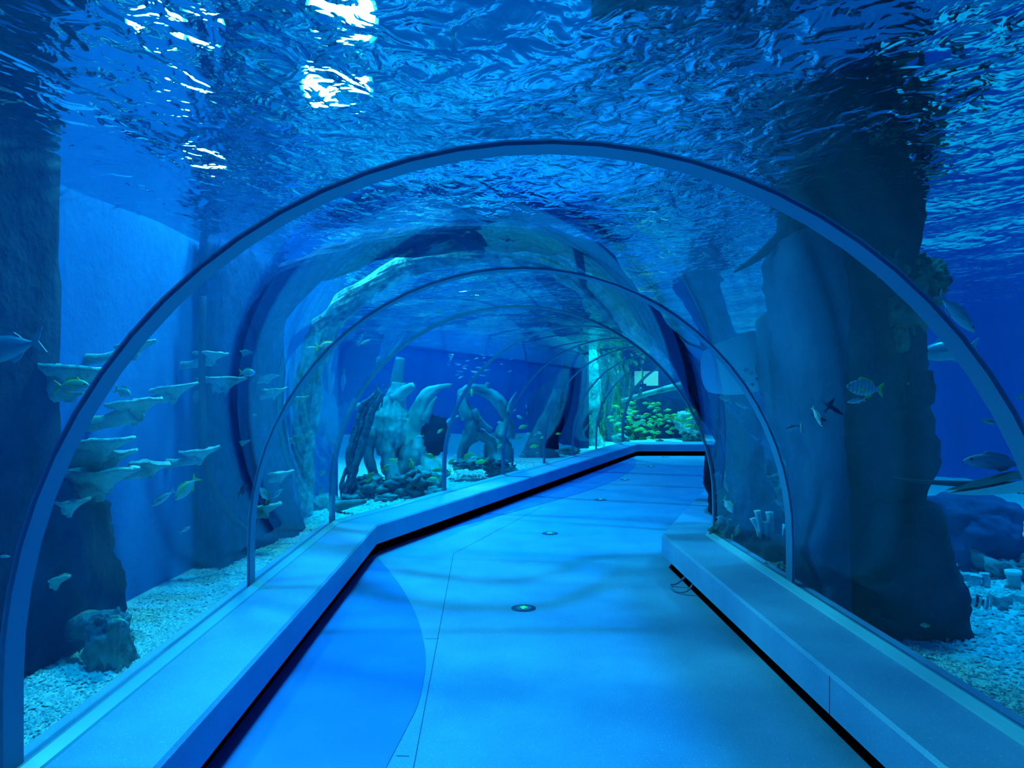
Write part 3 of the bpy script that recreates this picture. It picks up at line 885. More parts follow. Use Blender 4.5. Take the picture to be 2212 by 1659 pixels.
YR = 12.3
ra = thing('driftwood_ring', 'ring-shaped driftwood arch with splayed legs, in the middle distance', 'driftwood', P(1040, 1005, YR))
part('ring', tube(pp([(1010, 905), (1000, 870), (1004, 848), (1022, 840), (1050, 846), (1078, 870), (1094, 905), (1088, 945)], YR), [0.12, 0.10, 0.09, 0.07, 0.09, 0.10, 0.10, 0.16], 24, 0.35, 20, 1.0, 4.5, sub=6, groove=0.12, lobes=6), M['wood'], ra)
part('leg', tube(pp([(1020, 892), (1022, 930), (1005, 960), (996, 1000)], YR), [0.045, 0.13, 0.13, 0.08, 0.07], 22, 0.4, 22, 1.0, 4.5, sub=6, groove=0.12, lobes=6), M['wood'], ra)
part('leg', tube(pp([(1020, 925), (1042, 940), (1065, 960), (1070, 1000)], YR), [0.035, 0.10, 0.08, 0.10, 0.16], 22, 0.4, 23, 1.0, 4.5, sub=6, groove=0.12, lobes=6), M['wood'], ra)
part('leg', tube(pp([(1086, 930), (1078, 965), (1082, 1000)], YR + 0.1), [0.070, 0.20, 0.22, 0.22], 22, 0.4, 24, 1.0, 4.5, sub=6, groove=0.12, lobes=6), M['wood'], ra)
part('strut', tube(pp([(1022, 885), (1042, 912), (1062, 930)], YR - 0.1), [0.06, 0.04, 0.04], 9, 0.3, 25), M['wood'], ra)
part('hump', tube(pp([(1045, 850), (1050, 838), (1055, 826)], YR), [0.10, 0.07, 0.04], 10, 0.4, 26), M['wood'], ra)
part('spike', tube(pp([(1098, 890, -0.1), (1102, 870, -0.1), (1116, 846, -0.1)], YR), [0.07, 0.055, 0.008], 9, 0.3, 27, 0.5), M['wood_lit'], ra)
part('arm', tube(pp([(955, 925, -0.3), (972, 908, -0.2), (990, 900)], YR), [0.02, 0.035, 0.03], 8, 0.3, 28), M['wood'], ra)

# rock pile under the stump
random.seed(11)
PILE = [(775, 1055, 34, 22), (812, 1062, 36, 22), (850, 1066, 32, 20), (890, 1060, 34, 22), (925, 1050, 30, 24), (868, 1042, 30, 18), (905, 1030, 26, 18), (800, 1040, 26, 16), (838, 1078, 30, 14), (880, 1080, 30, 12), (940, 1066, 22, 14), (760, 1078, 22, 12)]
for i, (x, y, rx, rz) in enumerate(PILE):
    pos = ['far left', 'left', 'middle', 'right', 'far right', 'upper middle', 'upper right', 'upper left', 'lower middle', 'lower right', 'rightmost low', 'leftmost low'][i]
    rk(x, y, 10.0 + random.uniform(-0.25, 0.15) - (0.2 if rz < 15 else 0), rx, 0.22, rz, 90 + i, 'rock_mid', 'weathered stone in the rock pile under the stump, %s of the pile' % pos, sub=3, rough=0.5, freq=1.8, group='stones of the pile under the stump', ridges=0.3)
for i, (x, y, rx, rz, Y, lb) in enumerate([(1010, 1003, 30, 10, 11.9, 'low rubble stone under the left leg of the ring-shaped driftwood'), (1060, 1000, 34, 12, 12.2, 'low rubble stone under the right leg of the ring-shaped driftwood'),
      (1085, 1018, 30, 14, 12.3, 'spiky rubble mound at the base of the tube coral cluster'), (1230, 975, 22, 7, 15.8, 'low dark rubble along the ledge below the pale column')]):
    rk(x, y, Y, rx, 0.2, rz, 120 + i, 'rock_mid', lb, sub=3, rough=0.7, freq=2.4, ridges=0.5)

# tube corals -----------------------------------------------------------
def tube_coral(tubes, Y, label, wpx):
    base = P(tubes[0][0], tubes[0][1], Y)
    t = thing('tube_coral', label, 'coral', base)
    for k, (x0, y0, x1, y1, r) in enumerate(tubes):
        a, b_ = P(x0, y0, Y) - base, P(x1, y1, Y + 0.02 * (k % 3)) - base
        r = r * Y / F
        mid_ = (a + b_) / 2 + Vector((0.01, 0, 0))
        q = MB().tube([a, mid_, b_], [r * 0.72, r * 0.85, r], 12, 0.12, k * 3.0, 1, 9)
        tb = q.build('tube', M['tube'], t)
        ax = (b_ - a).normalized()
        s = ax.orthogonal().normalized(); u = ax.cross(s)
        n = 12
        ring = []
        for rr, h in ((r * 1.08, -0.3 * r), (r * 1.1, 0.25 * r), (r * 0.55, 0.3 * r), (r * 0.5, -0.2 * r)):
            ring += [b_ + ax * h + (s * math.cos(2 * PI * j / n) + u * math.sin(2 * PI * j / n)) * rr for j in range(n)]
        fc = [(i * n + j, i * n + (j + 1) % n, (i + 1) * n + (j + 1) % n, (i + 1) * n + j) for i in range(3) for j in range(n)]
        obj('rim', ring, fc, M['tube_rim'], tb, True)
    return t
tube_coral([(1644, 1180, 1636, 1104, 6.5), (1662, 1178, 1662, 1107, 7.5), (1640, 1160, 1626, 1120, 6), (1652, 1178, 1654, 1128, 6.5), (1648, 1172, 1648, 1140, 4)], 5.72, 'cluster of upright pale tube corals seen between the second and third joints, right', 70)
tube_coral([(2062, 1245, 2060, 1220, 7), (2088, 1255, 2084, 1240, 9), (2105, 1275, 2108, 1245, 11), (2190, 1275, 2188, 1236, 15), (2152, 1290, 2152, 1272, 13), (2130, 1270, 2126, 1240, 9)], 5.75, 'cluster of stubby pale tube corals at the right edge', 120)
tube_coral([(1066, 1012, 1064, 990, 3), (1090, 1010, 1088, 982, 3.4), (1106, 1010, 1107, 968, 3), (1047, 992, 1046, 972, 3.4), (1056, 990, 1055, 966, 3.4), (985, 1000, 984, 983, 3)], 12.4, 'cluster of thin tube corals beside the second thin joint beyond the bend', 50)

# leaning slab, black fin and pale column around the partition
YP = 16.6
v, f = loft([(840, 1196, 1216), (880, 1178, 1214), (930, 1150, 1208), (975, 1128, 1196), (1004, 1118, 1184)], YP, 0.35, rough=0.03, seed=31, n=24)
tag(obj('rock_slab', v, f, M['rock_mid'], None, True), 'leaning grey rock slab narrowing to the top, beyond the ring-shaped driftwood', 'rock')
v, f = loft([(785, 1218, 1230), (830, 1212, 1224), (880, 1208, 1222), (930, 1196, 1214), (960, 1178, 1206), (995, 1172, 1208)], YP - 0.2, 0.22, rough=0.06, seed=33, n=20)
tag(obj('rock_fin', v, f, M['black'], None, True), 'jagged black rock fin along the edge of the leaning slab', 'rock')
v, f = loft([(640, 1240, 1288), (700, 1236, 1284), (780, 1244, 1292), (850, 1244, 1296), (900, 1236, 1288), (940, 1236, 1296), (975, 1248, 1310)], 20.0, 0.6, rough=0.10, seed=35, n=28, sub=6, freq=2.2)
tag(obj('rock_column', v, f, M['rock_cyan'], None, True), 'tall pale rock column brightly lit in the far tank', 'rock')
v, f = loft([(700, 1300, 1330), (800, 1296, 1326), (900, 1288, 1318), (960, 1286, 1330)], 22.0, 0.5, rough=0.15, seed=38, n=22, sub=5)
tag(obj('rock_column', v, f, M['rock_dark'], None, True), 'dark weed-hung rock right of the pale column', 'rock')

# ------------------------------------------------------------------ far tank behind the end window
def weed(px, py, hpx, wpx, Y, seed, label, nst=9):
    base = P(px, py, Y)
    t = thing('seaweed', label, 'seaweed', base, 'green seaweed in the far tank')
    rs_ = random.Random(seed)
    stems, lv, lf = MB(), [], []
    for k in range(nst):
        x0 = rs_.uniform(-0.5, 0.5) * wpx * Y / F
        h = hpx * Y / F * rs_.uniform(0.6, 1.0)
        sw = rs_.uniform(-0.25, 0.25)
        pts = [Vector((x0 + sw * (q / 4) ** 2 + 0.06 * math.sin(q * 2 + k), rs_.uniform(-0.15, 0.15), h * q / 4)) for q in range(5)]
        stems.tube(pts, [0.018, 0.016, 0.014, 0.01, 0.004], 5)
        for q in range(22):
            u = q / 22 * 4
            i = min(3, int(u)); p = pts[i].lerp(pts[i + 1], u - i)
            a = rs_.uniform(0, 2 * PI)
            L, wd = rs_.uniform(0.10, 0.22), rs_.uniform(0.02, 0.04)
            d = Vector((math.cos(a), math.sin(a), rs_.uniform(-0.2, 0.9))).normalized()
            s = d.cross(Vector((0, 0, 1))).normalized() * wd
            up = Vector((0, 0, 0.006))
            n0 = len(lv)
            lv += [p, p + d * L * 0.45 + s, p + d * L, p + d * L * 0.45 - s, p + d * L * 0.45 + up]
            lf += [(n0, n0 + 1, n0 + 4), (n0 + 1, n0 + 2, n0 + 4), (n0 + 2, n0 + 3, n0 + 4), (n0 + 3, n0, n0 + 4)]
    stems.build('stem', M['weed'], t)
    tag(obj('fronds', lv, lf, M['weed'], t), kind='stuff')
    return t
weed(1312, 955, 230, 50, 21.0, 1, 'tall green seaweed right of the pale rock column', 12)
weed(1345, 950, 165, 40, 22.0, 2, 'green seaweed behind the corner of the end window')
weed(1258, 975, 90, 20, 19.6, 3, 'low yellow-green weed at the foot of the pale rock column', 6)
weed(1395, 955, 50, 60, 23.0, 4, 'low green weed behind the fish school', 10)
weed(1505, 950, 90, 26, 21.5, 5, 'green weed on the rocks at the right end of the far tank', 7)
lg = MB().tube([P(1318, 874, 22.0), P(1360, 862, 21.8), P(1400, 850, 21.6), P(1480, 830, 21.2), P(1560, 812, 21)], [0.05, 0.07, 0.085, 0.09, 0.09], 10, 0.2, 5)
lgo = tag(lg.build('sunken_log', M['wood']), 'long bare log slanting across the far tank above the fish', 'log')
MB().tube([P(1385, 856, 21.7), P(1382, 845, 21.6), P(1384, 838, 21.5)], [0.07, 0.06, 0.03], 8, 0.3).build('knot', M['wood'], lgo)
rk(1495, 942, 20.4, 22, 0.35, 14, 141, 'rock_mid', 'dark rough rock at the right end of the far tank bed', sub=3, rough=0.6, freq=2)
rk(1340, 948, 19.8, 18, 0.3, 9, 142, 'rock_mid', 'low rough rock at the left end of the far tank bed', sub=3, rough=0.6, freq=2)
rk(1478, 908, 23.0, 20, 0.4, 22, 143, 'rock_pale', 'pale rock standing behind the fish school, right', sub=3, blocky=0.6)
rk(1400, 905, 24.0, 90, 0.5, 55, 144, 'rock_dark', 'broad dark rock behind the fish school', sub=3, blocky=0.5)
wb = thing('light_box', 'glowing white box with a bracket above the far tank', 'lamp', P(1396, 830, 23.6))
lp = MB().box(P(1372, 833, 23.6), P(1420, 802, 23.75))
part('lit_panel', (lp.v, lp.f), emis('far_box_glow', (0.05, 0.75, 0.8), 1.0), wb, False)
part('bracket', tube([P(1388, 800, 23.5), P(1388, 832, 23.5)], [0.03, 0.03], 6), M['rock_dark'], wb)
part('bracket_foot', tube([P(1380, 831, 23.5), P(1396, 831, 23.5)], [0.035, 0.035], 6), M['rock_dark'], wb)

# ------------------------------------------------------------------ fish
def fish_mat(name, back, belly, bars=None, lines=None, split=0.02, soft=0.10):
    m, nt, out = nodes(name)
    p = N(nt, 'ShaderNodeBsdfPrincipled')
    p.inputs['Roughness'].default_value = 0.35
    p.inputs['Specular IOR Level'].default_value = 0.5
    nt.links.new(p.outputs[0], out.inputs[0])
    tc = N(nt, 'ShaderNodeTexCoord')
    sx = N(nt, 'ShaderNodeSeparateXYZ')
    nt.links.new(tc.outputs['Object'], sx.inputs[0])
    mr = N(nt, 'ShaderNodeMapRange')
    mr.inputs[1].default_value, mr.inputs[2].default_value = split - soft / 2, split + soft / 2
    nt.links.new(sx.outputs['Z'], mr.inputs[0])
    mx = N(nt, 'ShaderNodeMix', data_type='RGBA')
    mx.inputs[6].default_value, mx.inputs[7].default_value = (*belly, 1), (*back, 1)
    nt.links.new(mr.outputs[0], mx.inputs[0])
    col = mx.outputs[2]
    for spec_, ax in ((bars, 'X'), (lines, 'Z')):
        if not spec_: continue
        freq, width, c = spec_
        mu = N(nt, 'ShaderNodeMath', operation='MULTIPLY'); mu.inputs[1].default_value = freq
        nt.links.new(sx.outputs[ax], mu.inputs[0])
        sn = N(nt, 'ShaderNodeMath', operation='SINE'); nt.links.new(mu.outputs[0], sn.inputs[0])
        gt = N(nt, 'ShaderNodeMath', operation='GREATER_THAN'); gt.inputs[1].default_value = width
        nt.links.new(sn.outputs[0], gt.inputs[0])
        m2 = N(nt, 'ShaderNodeMix', data_type='RGBA')
        nt.links.new(gt.outputs[0], m2.inputs[0]); nt.links.new(col, m2.inputs[6])
        m2.inputs[7].default_value = (*c, 1)
        col = m2.outputs[2]
    nt.links.new(col, p.inputs['Base Color'])
    return m
YEL = surf('yellow_fin', (0.75, 0.72, 0.05), rough=0.5)
GRY = surf('grey_fin', (0.40, 0.50, 0.52), rough=0.5)
EYE_M = surf('fish_eye', (0.01, 0.01, 0.02), rough=0.15, spec=0.7)
FM = {'snapper': fish_mat('yellow_snapper_skin', (0.55, 0.58, 0.10), (0.70, 0.78, 0.66), lines=(95, 0.75, (0.30, 0.5, 0.55))),
      'school': fish_mat('yellow_green_skin', (0.50, 0.62, 0.08), (0.60, 0.72, 0.30)),
      'olive': fish_mat('olive_skin', (0.18, 0.26, 0.10), (0.36, 0.46, 0.24)),
      'silver': fish_mat('silver_skin', (0.42, 0.54, 0.56), (0.85, 0.92, 0.92)),
      'slim': fish_mat('pale_slim_skin', (0.30, 0.42, 0.45), (0.70, 0.80, 0.80)),
      'trevally': fish_mat('barred_silver_skin', (0.45, 0.55, 0.55), (0.75, 0.80, 0.60), bars=(62, 0.72, (0.08, 0.13, 0.15)), split=-0.12, soft=0.08),
      'humbug': fish_mat('black_white_skin', (0.85, 0.9, 0.9), (0.85, 0.9, 0.9), bars=(17, 0.15, (0.01, 0.015, 0.02))),
      'big': fish_mat('blue_grey_skin', (0.10, 0.20, 0.26), (0.22, 0.36, 0.42))}
SHAPE = {'snapper': (0.36, 0.15, YEL), 'school': (0.34, 0.15, YEL), 'olive': (0.38, 0.16, YEL), 'silver': (0.44, 0.14, YEL), 'slim': (0.24, 0.14, GRY), 'trevally': (0.42, 0.13, YEL), 'humbug': (0.58, 0.16, GRY), 'big': (0.34, 0.2, GRY)}
def fish_meshes(kind):
    h, wd, fin = SHAPE[kind]
    prof = [(0.50, 0.02), (0.47, 0.22), (0.40, 0.52), (0.30, 0.80), (0.16, 0.98), (0.02, 1.0), (-0.12, 0.86), (-0.22, 0.58), (-0.30, 0.30), (-0.36, 0.20)]
    n = 10
    v, f = [], []
    for x, k in prof:
        for j in range(n):
            a = 2 * PI * j / n
            v.append((x, math.cos(a) * wd / 2 * k ** 0.8, math.sin(a) * h / 2 * k - 0.01 * (1 - k)))
    for i in range(len(prof) - 1):
        for j in range(n):
            q = (j + 1) % n
            f.append((i * n + j, i * n + q, (i + 1) * n + q, (i + 1) * n + j))
    f += [tuple(range(n - 1, -1, -1)), tuple((len(prof) - 1) * n + j for j in range(n))]
    out = {'body': mesh('fish_body', v, f, FM[kind], True)}
    def fin_mesh(name, pts, th, mat):
        k = len(pts)
        return mesh(name, [(x, -th, z) for x, z in pts] + [(x, th, z) for x, z in pts],
                    [tuple(range(k)), tuple(range(2 * k - 1, k - 1, -1))] + [(i, i + k, (i + 1) % k + k, (i + 1) % k) for i in range(k)], mat)
    H = h / 2
    out['tail_fin'] = fin_mesh('tail_fin', [(-0.33, 0.035), (-0.42, H * 0.62), (-0.52, H * 0.95), (-0.44, 0.0), (-0.52, -H * 0.95), (-0.42, -H * 0.62), (-0.33, -0.035)], 0.007, fin)
    out['dorsal_fin'] = fin_mesh('dorsal_fin', [(0.22, H * 0.88), (0.14, H * 1.28), (0.0, H * 1.22), (-0.16, H * 1.02), (-0.24, H * 0.52), (0.0, H * 0.9)], 0.006, fin)
    out['anal_fin'] = fin_mesh('anal_fin', [(-0.02, -H * 0.92), (-0.08, -H * 1.22), (-0.18, -H * 0.96), (-0.24, -H * 0.5)], 0.006, fin)
    ev, ef = ICO[1]
    e = MB()
    for s in (-1, 1):
        e.add([(0.39 + p.x * 0.026, s * wd * 0.26 + p.y * 0.014, H * 0.16 + p.z * 0.026) for p in ev], ef)
    out['eyes'] = mesh('fish_eyes', e.v, e.f, EYE_M, True)
    pf = MB()
    for s in (-1, 1):
        pf.add([(0.20, s * wd * 0.46, -H * 0.1), (0.05, s * wd * 0.75, -H * 0.05), (0.06, s * wd * 0.7, -H * 0.42), (0.12, s * wd * 0.52, -H * 0.3)], [(0, 1, 2, 3) if s > 0 else (3, 2, 1, 0)])
        pf.add([(0.20, s * wd * 0.48, -H * 0.12), (0.05, s * wd * 0.77, -H * 0.07), (0.06, s * wd * 0.72, -H * 0.44), (0.12, s * wd * 0.54, -H * 0.32)], [(3, 2, 1, 0) if s > 0 else (0, 1, 2, 3)])
    out['pectoral_fins'] = mesh('pectoral_fins', pf.v, pf.f, fin)
    return out
FISH = {k: fish_meshes(k) for k in SHAPE}

def fish(px, py, Y, lpx, ang, label, kind='snapper', yaw=0, group=None, detail=True, cat='fish'):
    """ang: where the nose points in the picture plane (0 right, 90 up); yaw: swing towards (+) or away from the viewer"""
    L = lpx * Y / F / max(0.35, math.cos(R(yaw)))
    c = P(px, py, Y)
    a, yw = R(ang), R(yaw)
    nose = Vector((math.cos(a) * math.cos(yw), -math.sin(yw), math.sin(a) * math.cos(yw)))
    upv = Vector((0, 0, 1)) - nose * nose.z
    if upv.length < 0.35:
        upv = Vector((-1 if math.cos(a) >= 0 else 1, 0, 0)); upv -= nose * upv.dot(nose)
    upv.normalize()
    sd = upv.cross(nose)
    t = bpy.data.objects.new('fish', None)
    t.empty_display_size = 0.05
    t.matrix_world = Matrix(((nose.x * L, sd.x * L, upv.x * L, c.x), (nose.y * L, sd.y * L, upv.y * L, c.y), (nose.z * L, sd.z * L, upv.z * L, c.z), (0, 0, 0, 1)))
    link(t)
    tag(t, label, cat, group)
    for k, me in FISH[kind].items():
        if not detail and k in ('eyes', 'pectoral_fins', 'anal_fin'): continue
        inst(k, me, t)
    return t

def yl(px, k=1.2): return 1.80 * F / (CX - px) * k              # left of the near stretch
def yr(px, k=1.2): return 1.82 * F / (px - CX) * k              # right of the near stretch
def ym(px, d=1.0): return 4.376 / (0.384 - (px - CX) / F) + d   # beyond the bend, left of the tunnel

fish(156, 834, 3.25, 84, 2, 'large yellow-striped fish swimming right before the left rock pilaster', 'snapper', 10)
fish(266, 847, 3.75, 46, -18, 'white-bellied fish just inside the nearest arched joint, left', 'silver', 20)
fish(402, 1055, 4.7, 66, 228, 'white fish with a yellow tail diving left, low between the first two joints', 'snapper', 10)
fish(352, 1076, 4.8, 60, 215, 'dim grey fish behind the white diving fish', 'slim', 0)
fish(534, 805, 4.3, 38, 0, 'small white-bellied fish in front of the cracked rock pilaster', 'silver', 15)
fish(248, 1345, 3.72, 58, 5, 'yellow-lined fish hovering over the stump-shaped coral rock', 'snapper', 10)
fish(571, 1068, 4.6, 34, 112, 'white fish pointing up beside the foot of the second joint', 'silver', 20)
fish(598, 1068, 4.9, 34, 48, 'slender pale fish right of the second joint, low', 'slim', 0)
fish(400, 1144, 4.75, 28, 30, 'small faint fish low over the left gravel', 'slim', 0)
fish(8, 1202, 2.9, 26, 0, 'pale fish nose at the left edge, below the rock pilaster', 'slim', 0)
fish(10, 752, 2.75, 170, 192, 'big blue-grey fish at the left edge showing a yellow-tipped tail', 'big', 0)
fish(706, 748, 6.9, 50, 2, 'pale fish high on the left before the second joint', 'silver', 10)
fish(672, 751, 6.6, 26, 0, 'small pale fish at the tail of the pale high fish', 'slim', 0)
fish(787, 740, 7.6, 30, 25, 'slender fish rising near the top of the third joint', 'slim', 0)
fish(815, 778, 8.8, 20, 62, 'small fish climbing beside the third joint above the stump', 'silver', 20)
MID = [(697, 1022, 17, 205, 'silver', 'pale yellow-finned fish low beside the third joint'), (692, 1060, 16, 240, 'snapper', 'tiny yellow fish under the pale fish by the third joint'),
       (799, 1030, 30, 48, 'olive', 'olive fish nosing up at the left of the rock pile'), (849, 994, 20, 180, 'school', 'bright yellow-green fish between the roots of the stump'),
       (834, 1010, 22, 35, 'olive', 'olive fish rising behind the front root of the stump'), (890, 1003, 27, 285, 'olive', 'grey-olive fish diving right of the front root'),
       (906, 944, 20, 195, 'silver', 'white fish with a yellow tail before the horn-shaped driftwood'), (950, 931, 16, 222, 'snapper', 'slim yellow fish right of the sea fan'),
       (929, 985, 26, 168, 'olive', 'olive fish at the foot of the horn-shaped driftwood'), (899, 1030, 24, 40, 'slim', 'grey fish in front of the rock pile, middle'),
       (936, 1036, 32, 184, 'snapper', 'yellow fish hanging over the right end of the rock pile'), (962, 1018, 26, 170, 'olive', 'olive fish right of the yellow fish at the rock pile'), (945, 1015, 24, 190, 'olive', 'dusky olive fish above the right end of the rock pile'),
       (975, 996, 17, 30, 'olive', 'small olive fish left of the ring-shaped driftwood'), (1011, 986, 30, 218, 'olive', 'olive fish slanting down under the ring-shaped driftwood'),
       (1025, 990, 22, 205, 'silver', 'pale fish under the ring-shaped driftwood'), (1040, 997, 28, 192, 'school', 'yellow-green fish at the foot of the thin tube corals'),
       (985, 1013, 14, 200, 'olive', 'small yellow-tailed fish at the foot of the first thin joint'), (1080, 963, 17, 215, 'snapper', 'yellow fish sloping down above the tube corals'),
       (1081, 913, 15, 180, 'silver', 'pale fish with a yellow tail right of the ring-shaped driftwood'), (1110, 886, 12, 190, 'silver', 'small pale fish under the spike of the driftwood ring'),
       (1122, 901, 14, 150, 'silver', 'pale striped fish beside the second thin joint'), (1130, 922, 22, 200, 'school', 'yellow-green fish right of the second thin joint'),
       (1141, 937, 12, 190, 'silver', 'small pale fish under the yellow-green fish in mid water'), (1165, 935, 12, 170, 'silver', 'small pale fish before the leaning slab, upper'),
       (1172, 945, 13, 200, 'snapper', 'small yellow fish before the leaning slab, lower'), (1122, 946, 13, 20, 'olive', 'small olive fish left of the leaning slab'),
       (1154, 964, 21, 190, 'school', 'yellow fish low before the leaning slab'), (1160, 979, 10, 30, 'slim', 'tiny pale fish just above the gravel by the leaning slab'),
       (1127, 984, 12, 30, 'humbug', 'small dark-barred white fish above the gravel right of the tube corals'), (997, 852, 12, 180, 'silver', 'pale fish at the top left of the driftwood ring'),
       (1019, 848, 16, 92, 'school', 'yellow fish hanging upright at the top of the driftwood ring'), (1206, 937, 13, 185, 'school', 'small yellow fish before the black rock fin'),
       (1137, 878, 9, 100, 'slim', 'tiny upright fish right of the driftwood spike'), (974, 775, 18, 60, 'slim', 'dark thin fish under the far ripples left of centre'), (1156, 939, 9, 20, 'snapper', 'tiny yellow fish between the two pale fish before the slab')]
for i, (x, y, l, a, k, lb) in enumerate(MID):
    d = 0.55 if 780 < x < 960 else 0.9
    fish(x, y, ym(x, d), l, a, lb, k, random.Random(i).uniform(-20, 20))
# right side
fish(1868, 838, 3.55, 84, 174, 'silver barred fish with a yellow forked tail, in front of the rock column', 'trevally', 5)
fish(1850, 866, 3.75, 44, 188, 'grey fish just under the barred silver fish', 'slim', 10)
fish(1766, 900, 3.75, 44, 282, 'narrow pale fish pointing down before the rock column', 'slim', 40)
fish(1712, 923, 3.95, 34, 192, 'dim grey fish at the left edge of the rock column', 'slim', 0)
fish(1731, 923, 4.0, 28, 262, 'small narrow fish hanging down by the dim grey fish', 'slim', 40)
fish(1566, 861, 5.4, 30, 158, 'small white fish under the stingray, left', 'snapper', 10)
fish(1606, 877, 5.3, 38, 158, 'silver fish under the stingray, right', 'slim', 0)
fish(1688, 1084, 5.2, 42, 345, 'pale yellow-tailed fish above the upright tube corals', 'silver', 0)
fish(1573, 1092, 6.3, 34, 300, 'pale fish nosing down behind the ledge corner', 'silver', 30)
fish(2066, 676, 3.5, 116, 314, 'long grey fish slanting down outside the nearest joint, right', 'slim', 0)
fish(2136, 911, 3.4, 26, 340, 'small yellow and white fish inside the nearest joint, right', 'snapper', 20)
fish(2207, 857, 3.3, 18, 20, 'tiny yellow fish at the right edge', 'snapper', 20)
fish(2112, 1300, 4.75, 44, 170, 'black and white barred fish under the tube corals, left', 'humbug', 10)
fish(2132, 1304, 4.7, 40, 160, 'black and white barred fish under the tube corals, right', 'humbug', 30)
fish(1998, 1351, 3.75, 24, 170, 'yellow fish resting by the foot of the rock column', 'snapper', 10)
fish(2050, 757, 6.5, 130, 186, 'dark blurred fish far off on the right', 'big', 0)
fish(1897, 672, 4.75, 26, 140, 'small fish against the encrusted side of the rock column', 'slim', 0)
fish(1958, 832, 4.72, 14, 60, 'tiny white fish before the knob of the rock column', 'silver', 30)

# the school in the far tank
rs = random.Random(5)
pts = []
while len(pts) < 62:
    x, y = rs.gauss(1395, 45), rs.gauss(906, 18)
    if 1318 < x < 1500 and 868 < y < 945 and all((x - a) ** 2 + ((y - b) * 1.8) ** 2 > 90 for a, b in pts): pts.append((x, y))
for i, (x, y) in enumerate(pts):
    fish(x, y, rs.uniform(19.4, 22.0), rs.uniform(13, 20), rs.choice([0, 180]) + rs.uniform(-22, 22), 'yellow-green fish of the dense school behind the end window', rs.choice(['school', 'school', 'snapper']), rs.uniform(-30, 30), 'yellow-green fish school in the far tank')
fish(1364, 871, 19.6, 20, 180, 'bright orange-yellow fish on its own above the school', 'school', 0)
fish(1425, 952, 19.2, 18, 0, 'yellow-barred fish low over the gravel of the far tank', 'trevally', 0)
# small silver fish under the far ripples
for i in range(34):
    x, y = rs.gauss(1010, 60), rs.gauss(790, 16)
    if not (930 < x < 1140 and 762 < y < 835): continue
    fish(x, y, rs.uniform(14.5, 17.5), rs.uniform(8, 16), rs.choice([0, 180]) + rs.uniform(-30, 30), 'tiny silver fish of the shoal under the far ripples', 'slim', rs.uniform(-30, 30), 'tiny silver shoal under the far ripples', False)

# stingrays -------------------------------------------------------------
RAY_B = surf('ray_belly', (0.62, 0.74, 0.78), rough=0.6)
RAY_D = surf('ray_back', (0.03, 0.06, 0.09), (0.05, 0.09, 0.12), rough=0.6, scale=4)
def stingray(c, xa, ya, za, sx, sy, label, th=0.10, curl=0.12):
    """xa nose direction, ya wing direction, za back side"""
    t = bpy.data.objects.new('stingray', None)
    t.matrix_world = Matrix(((xa.x, ya.x, za.x, c.x), (xa.y, ya.y, za.y, c.y), (xa.z, ya.z, za.z, c.z), (0, 0, 0, 1)))
    link(t); tag(t, label, 'stingray')
    n, rings = 40, 7
    def outline(a):
        ca, sa = math.cos(a), math.sin(a)
        k = 1 / (abs(ca) ** 1.35 + abs(sa) ** 1.35) ** (1 / 1.35)
        return ca * k * sx, sa * k * sy
    def lay(sign):
        v = []
        for i in range(rings + 1):
            r = i / rings
            for j in range(n):
                x, y = outline(2 * PI * j / n)
                x, y = x * r, y * r
                z = sign * th * 0.5 * (1 - r ** 1.6) * (1.4 if sign > 0 else 0.5) + curl * (y / sy) ** 2 + 0.03 * math.sin(x * 5)
                v.append((x, y, z + sign * 0.006))
        return v
    def fc(flip):
        f = []
        for i in range(rings):
            for j in range(n):
                k = (j + 1) % n
                q = (i * n + j, (i + 1) * n + j, (i + 1) * n + k, i * n + k)
                f.append(q[::-1] if flip else q)
        return f
    obj('back', lay(1), fc(False), RAY_D, t, True)
    bl = obj('belly', lay(-1), fc(True), RAY_B, t, True)
    MB().tube([(-sx * 0.55, 0, 0.01), (-sx * 1.0, 0, 0.012), (-sx * 1.4, 0.02, 0.02), (-sx * 1.8, 0.0, 0.04)], [0.016, 0.014, 0.009, 0.002], 7).build('tail', RAY_D, t)
    for s in (-1, 1):
        ev, ef = ICO[1]
        obj('eye', [(sx * 0.62 + p.x * 0.02, s * sy * 0.13 + p.y * 0.02, th * 0.42 + p.z * 0.02) for p in ev], ef, EYE_M, t, True)
        obj('nostril', [(sx * 0.60 + p.x * 0.018, s * sy * 0.10 + p.y * 0.014, -th * 0.22 + p.z * 0.01) for p in ev], ef, EYE_M, t, True)
        for g in range(4):
            obj('gill_slit', [(sx * (0.38 - g * 0.07) + p.x * 0.006, s * sy * 0.14 + p.y * 0.02, -th * 0.28 + p.z * 0.004) for p in ICO[0][0]], ICO[0][1], RAY_D, t)
    return t
def frame3(x, up):
    x = x.normalized(); y = up.cross(x).normalized()
    return x, y, x.cross(y)
x_, y_, z_ = frame3(Vector((0.80, 0.15, -0.45)), Vector((-0.35, 0.55, 0.55)))
stingray(P(1588, 797, 5.6), x_, y_, z_, 0.30, 0.30, 'white-bellied stingray gliding against the glass behind the second joint, right')
x_, y_, z_ = frame3(Vector((1.0, -0.2, 0.0)), Vector((0, 0.15, 1)))
stingray(P(2185, 1052, 3.6), x_, y_, z_, 0.30, 0.34, 'dark stingray seen edge-on at the right edge', curl=0.05)
fish(2150, 998, 3.6, 140, 176, 'pale blurred long fish above the dark stingray, right edge', 'slim', 0)

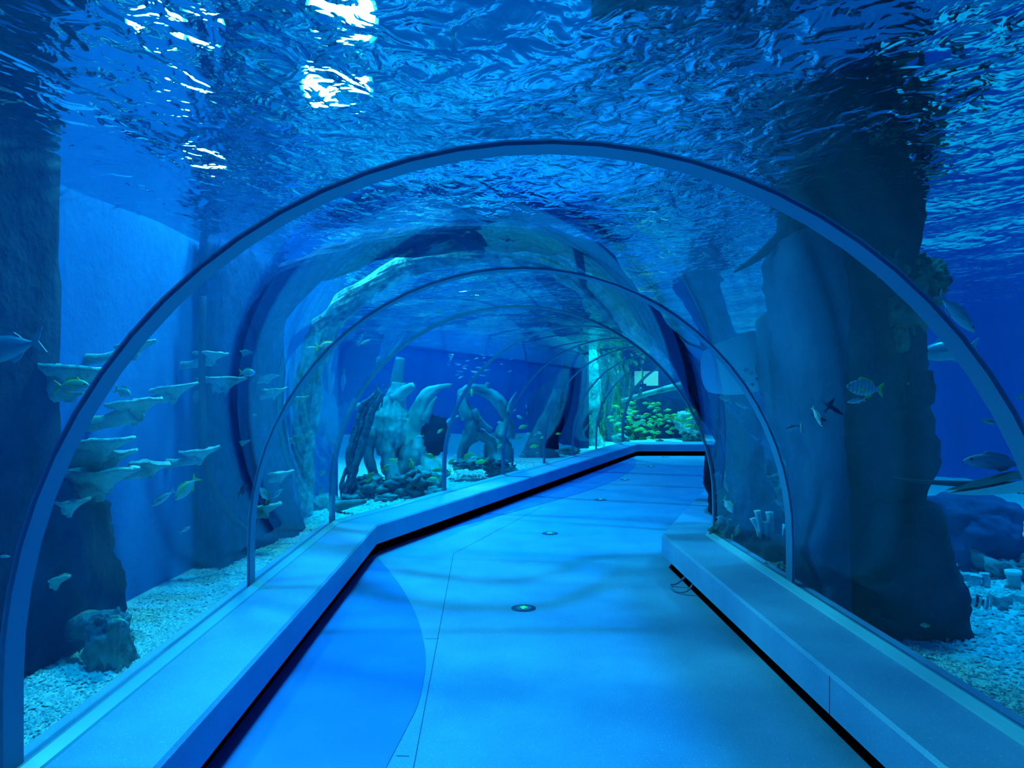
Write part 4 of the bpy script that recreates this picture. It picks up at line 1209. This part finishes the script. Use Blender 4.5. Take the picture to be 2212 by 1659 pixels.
# ------------------------------------------------------------------ floor lights with green arrows
LENS = surf('frosted_lens', (0.10, 0.26, 0.42), rough=0.25, spec=0.5)
BEZ = surf('dark_bezel', (0.03, 0.07, 0.16), rough=0.35, spec=0.5)
ARW = emis('green_arrow', (0.02, 1.0, 0.42), 1.0)
def disc(r0, r1, z0, z1, n=32):
    v = [(r * math.cos(2 * PI * j / n), r * math.sin(2 * PI * j / n), z) for r, z in ((r1, 0.0), (r1, z0), (r0, z1)) for j in range(n)]
    f = [(i * n + j, i * n + (j + 1) % n, (i + 1) * n + (j + 1) % n, (i + 1) * n + j) for i in range(2) for j in range(n)]
    f.append(tuple(2 * n + j for j in range(n)))
    return v, f
FL = [(1131, 1314, 8, 'floor light with a green arrow, nearest the camera'), (1188, 1152.5, 50, 'second floor light with a green arrow, level with the bend'),
      (1297, 1079.5, 20, 'third floor light with a green arrow, past the bend'), (1350, 1036.3, 20, 'fourth floor light, at the edge of the dark blue inlay'),
      (1406, 1007.6, 20, 'fifth floor light with a green arrow, near the end window'), (1437, 987.3, 20, 'farthest floor light, a green spot before the end ledge')]
for x, y, rz, lb in FL:
    t = thing('floor_light', lb, 'floor light', ground(x, y, 0), 'green arrow floor lights', (0, 0, R(-rz)))
    v, f = disc(0.058, 0.087, 0.003, 0.006); obj('bezel', v, f, BEZ, t)
    v, f = disc(0.050, 0.054, 0.0065, 0.007); lens = obj('lens', v, f, LENS, t)
    a = [(-0.010, -0.034), (0.010, -0.034), (0.010, 0.0), (0.022, -0.010), (0.028, 0.004), (0.0, 0.034), (-0.028, 0.004), (-0.022, -0.010), (-0.010, 0.0)]
    k = len(a)
    obj('arrow', [(p, q, 0.0072) for p, q in a] + [(p, q, 0.0085) for p, q in a], [tuple(range(k - 1, -1, -1)), tuple(range(k, 2 * k))] + [(i, (i + 1) % k, (i + 1) % k + k, i + k) for i in range(k)], ARW, lens)

# strap hanging out of the recess under the right ledge corner
cb = MB().tube([Vector((1.36, 5.75, 0.10)), Vector((1.29, 5.78, 0.03)), Vector((1.24, 5.80, 0.012)), Vector((1.24, 5.62, 0.012)), Vector((1.31, 5.55, 0.03)), Vector((1.37, 5.55, 0.10))], [0.008] * 6, 8)
tag(cb.build('cable_loop', M['rib']), 'loop of pale cable sticking out under the right ledge corner', 'cable')
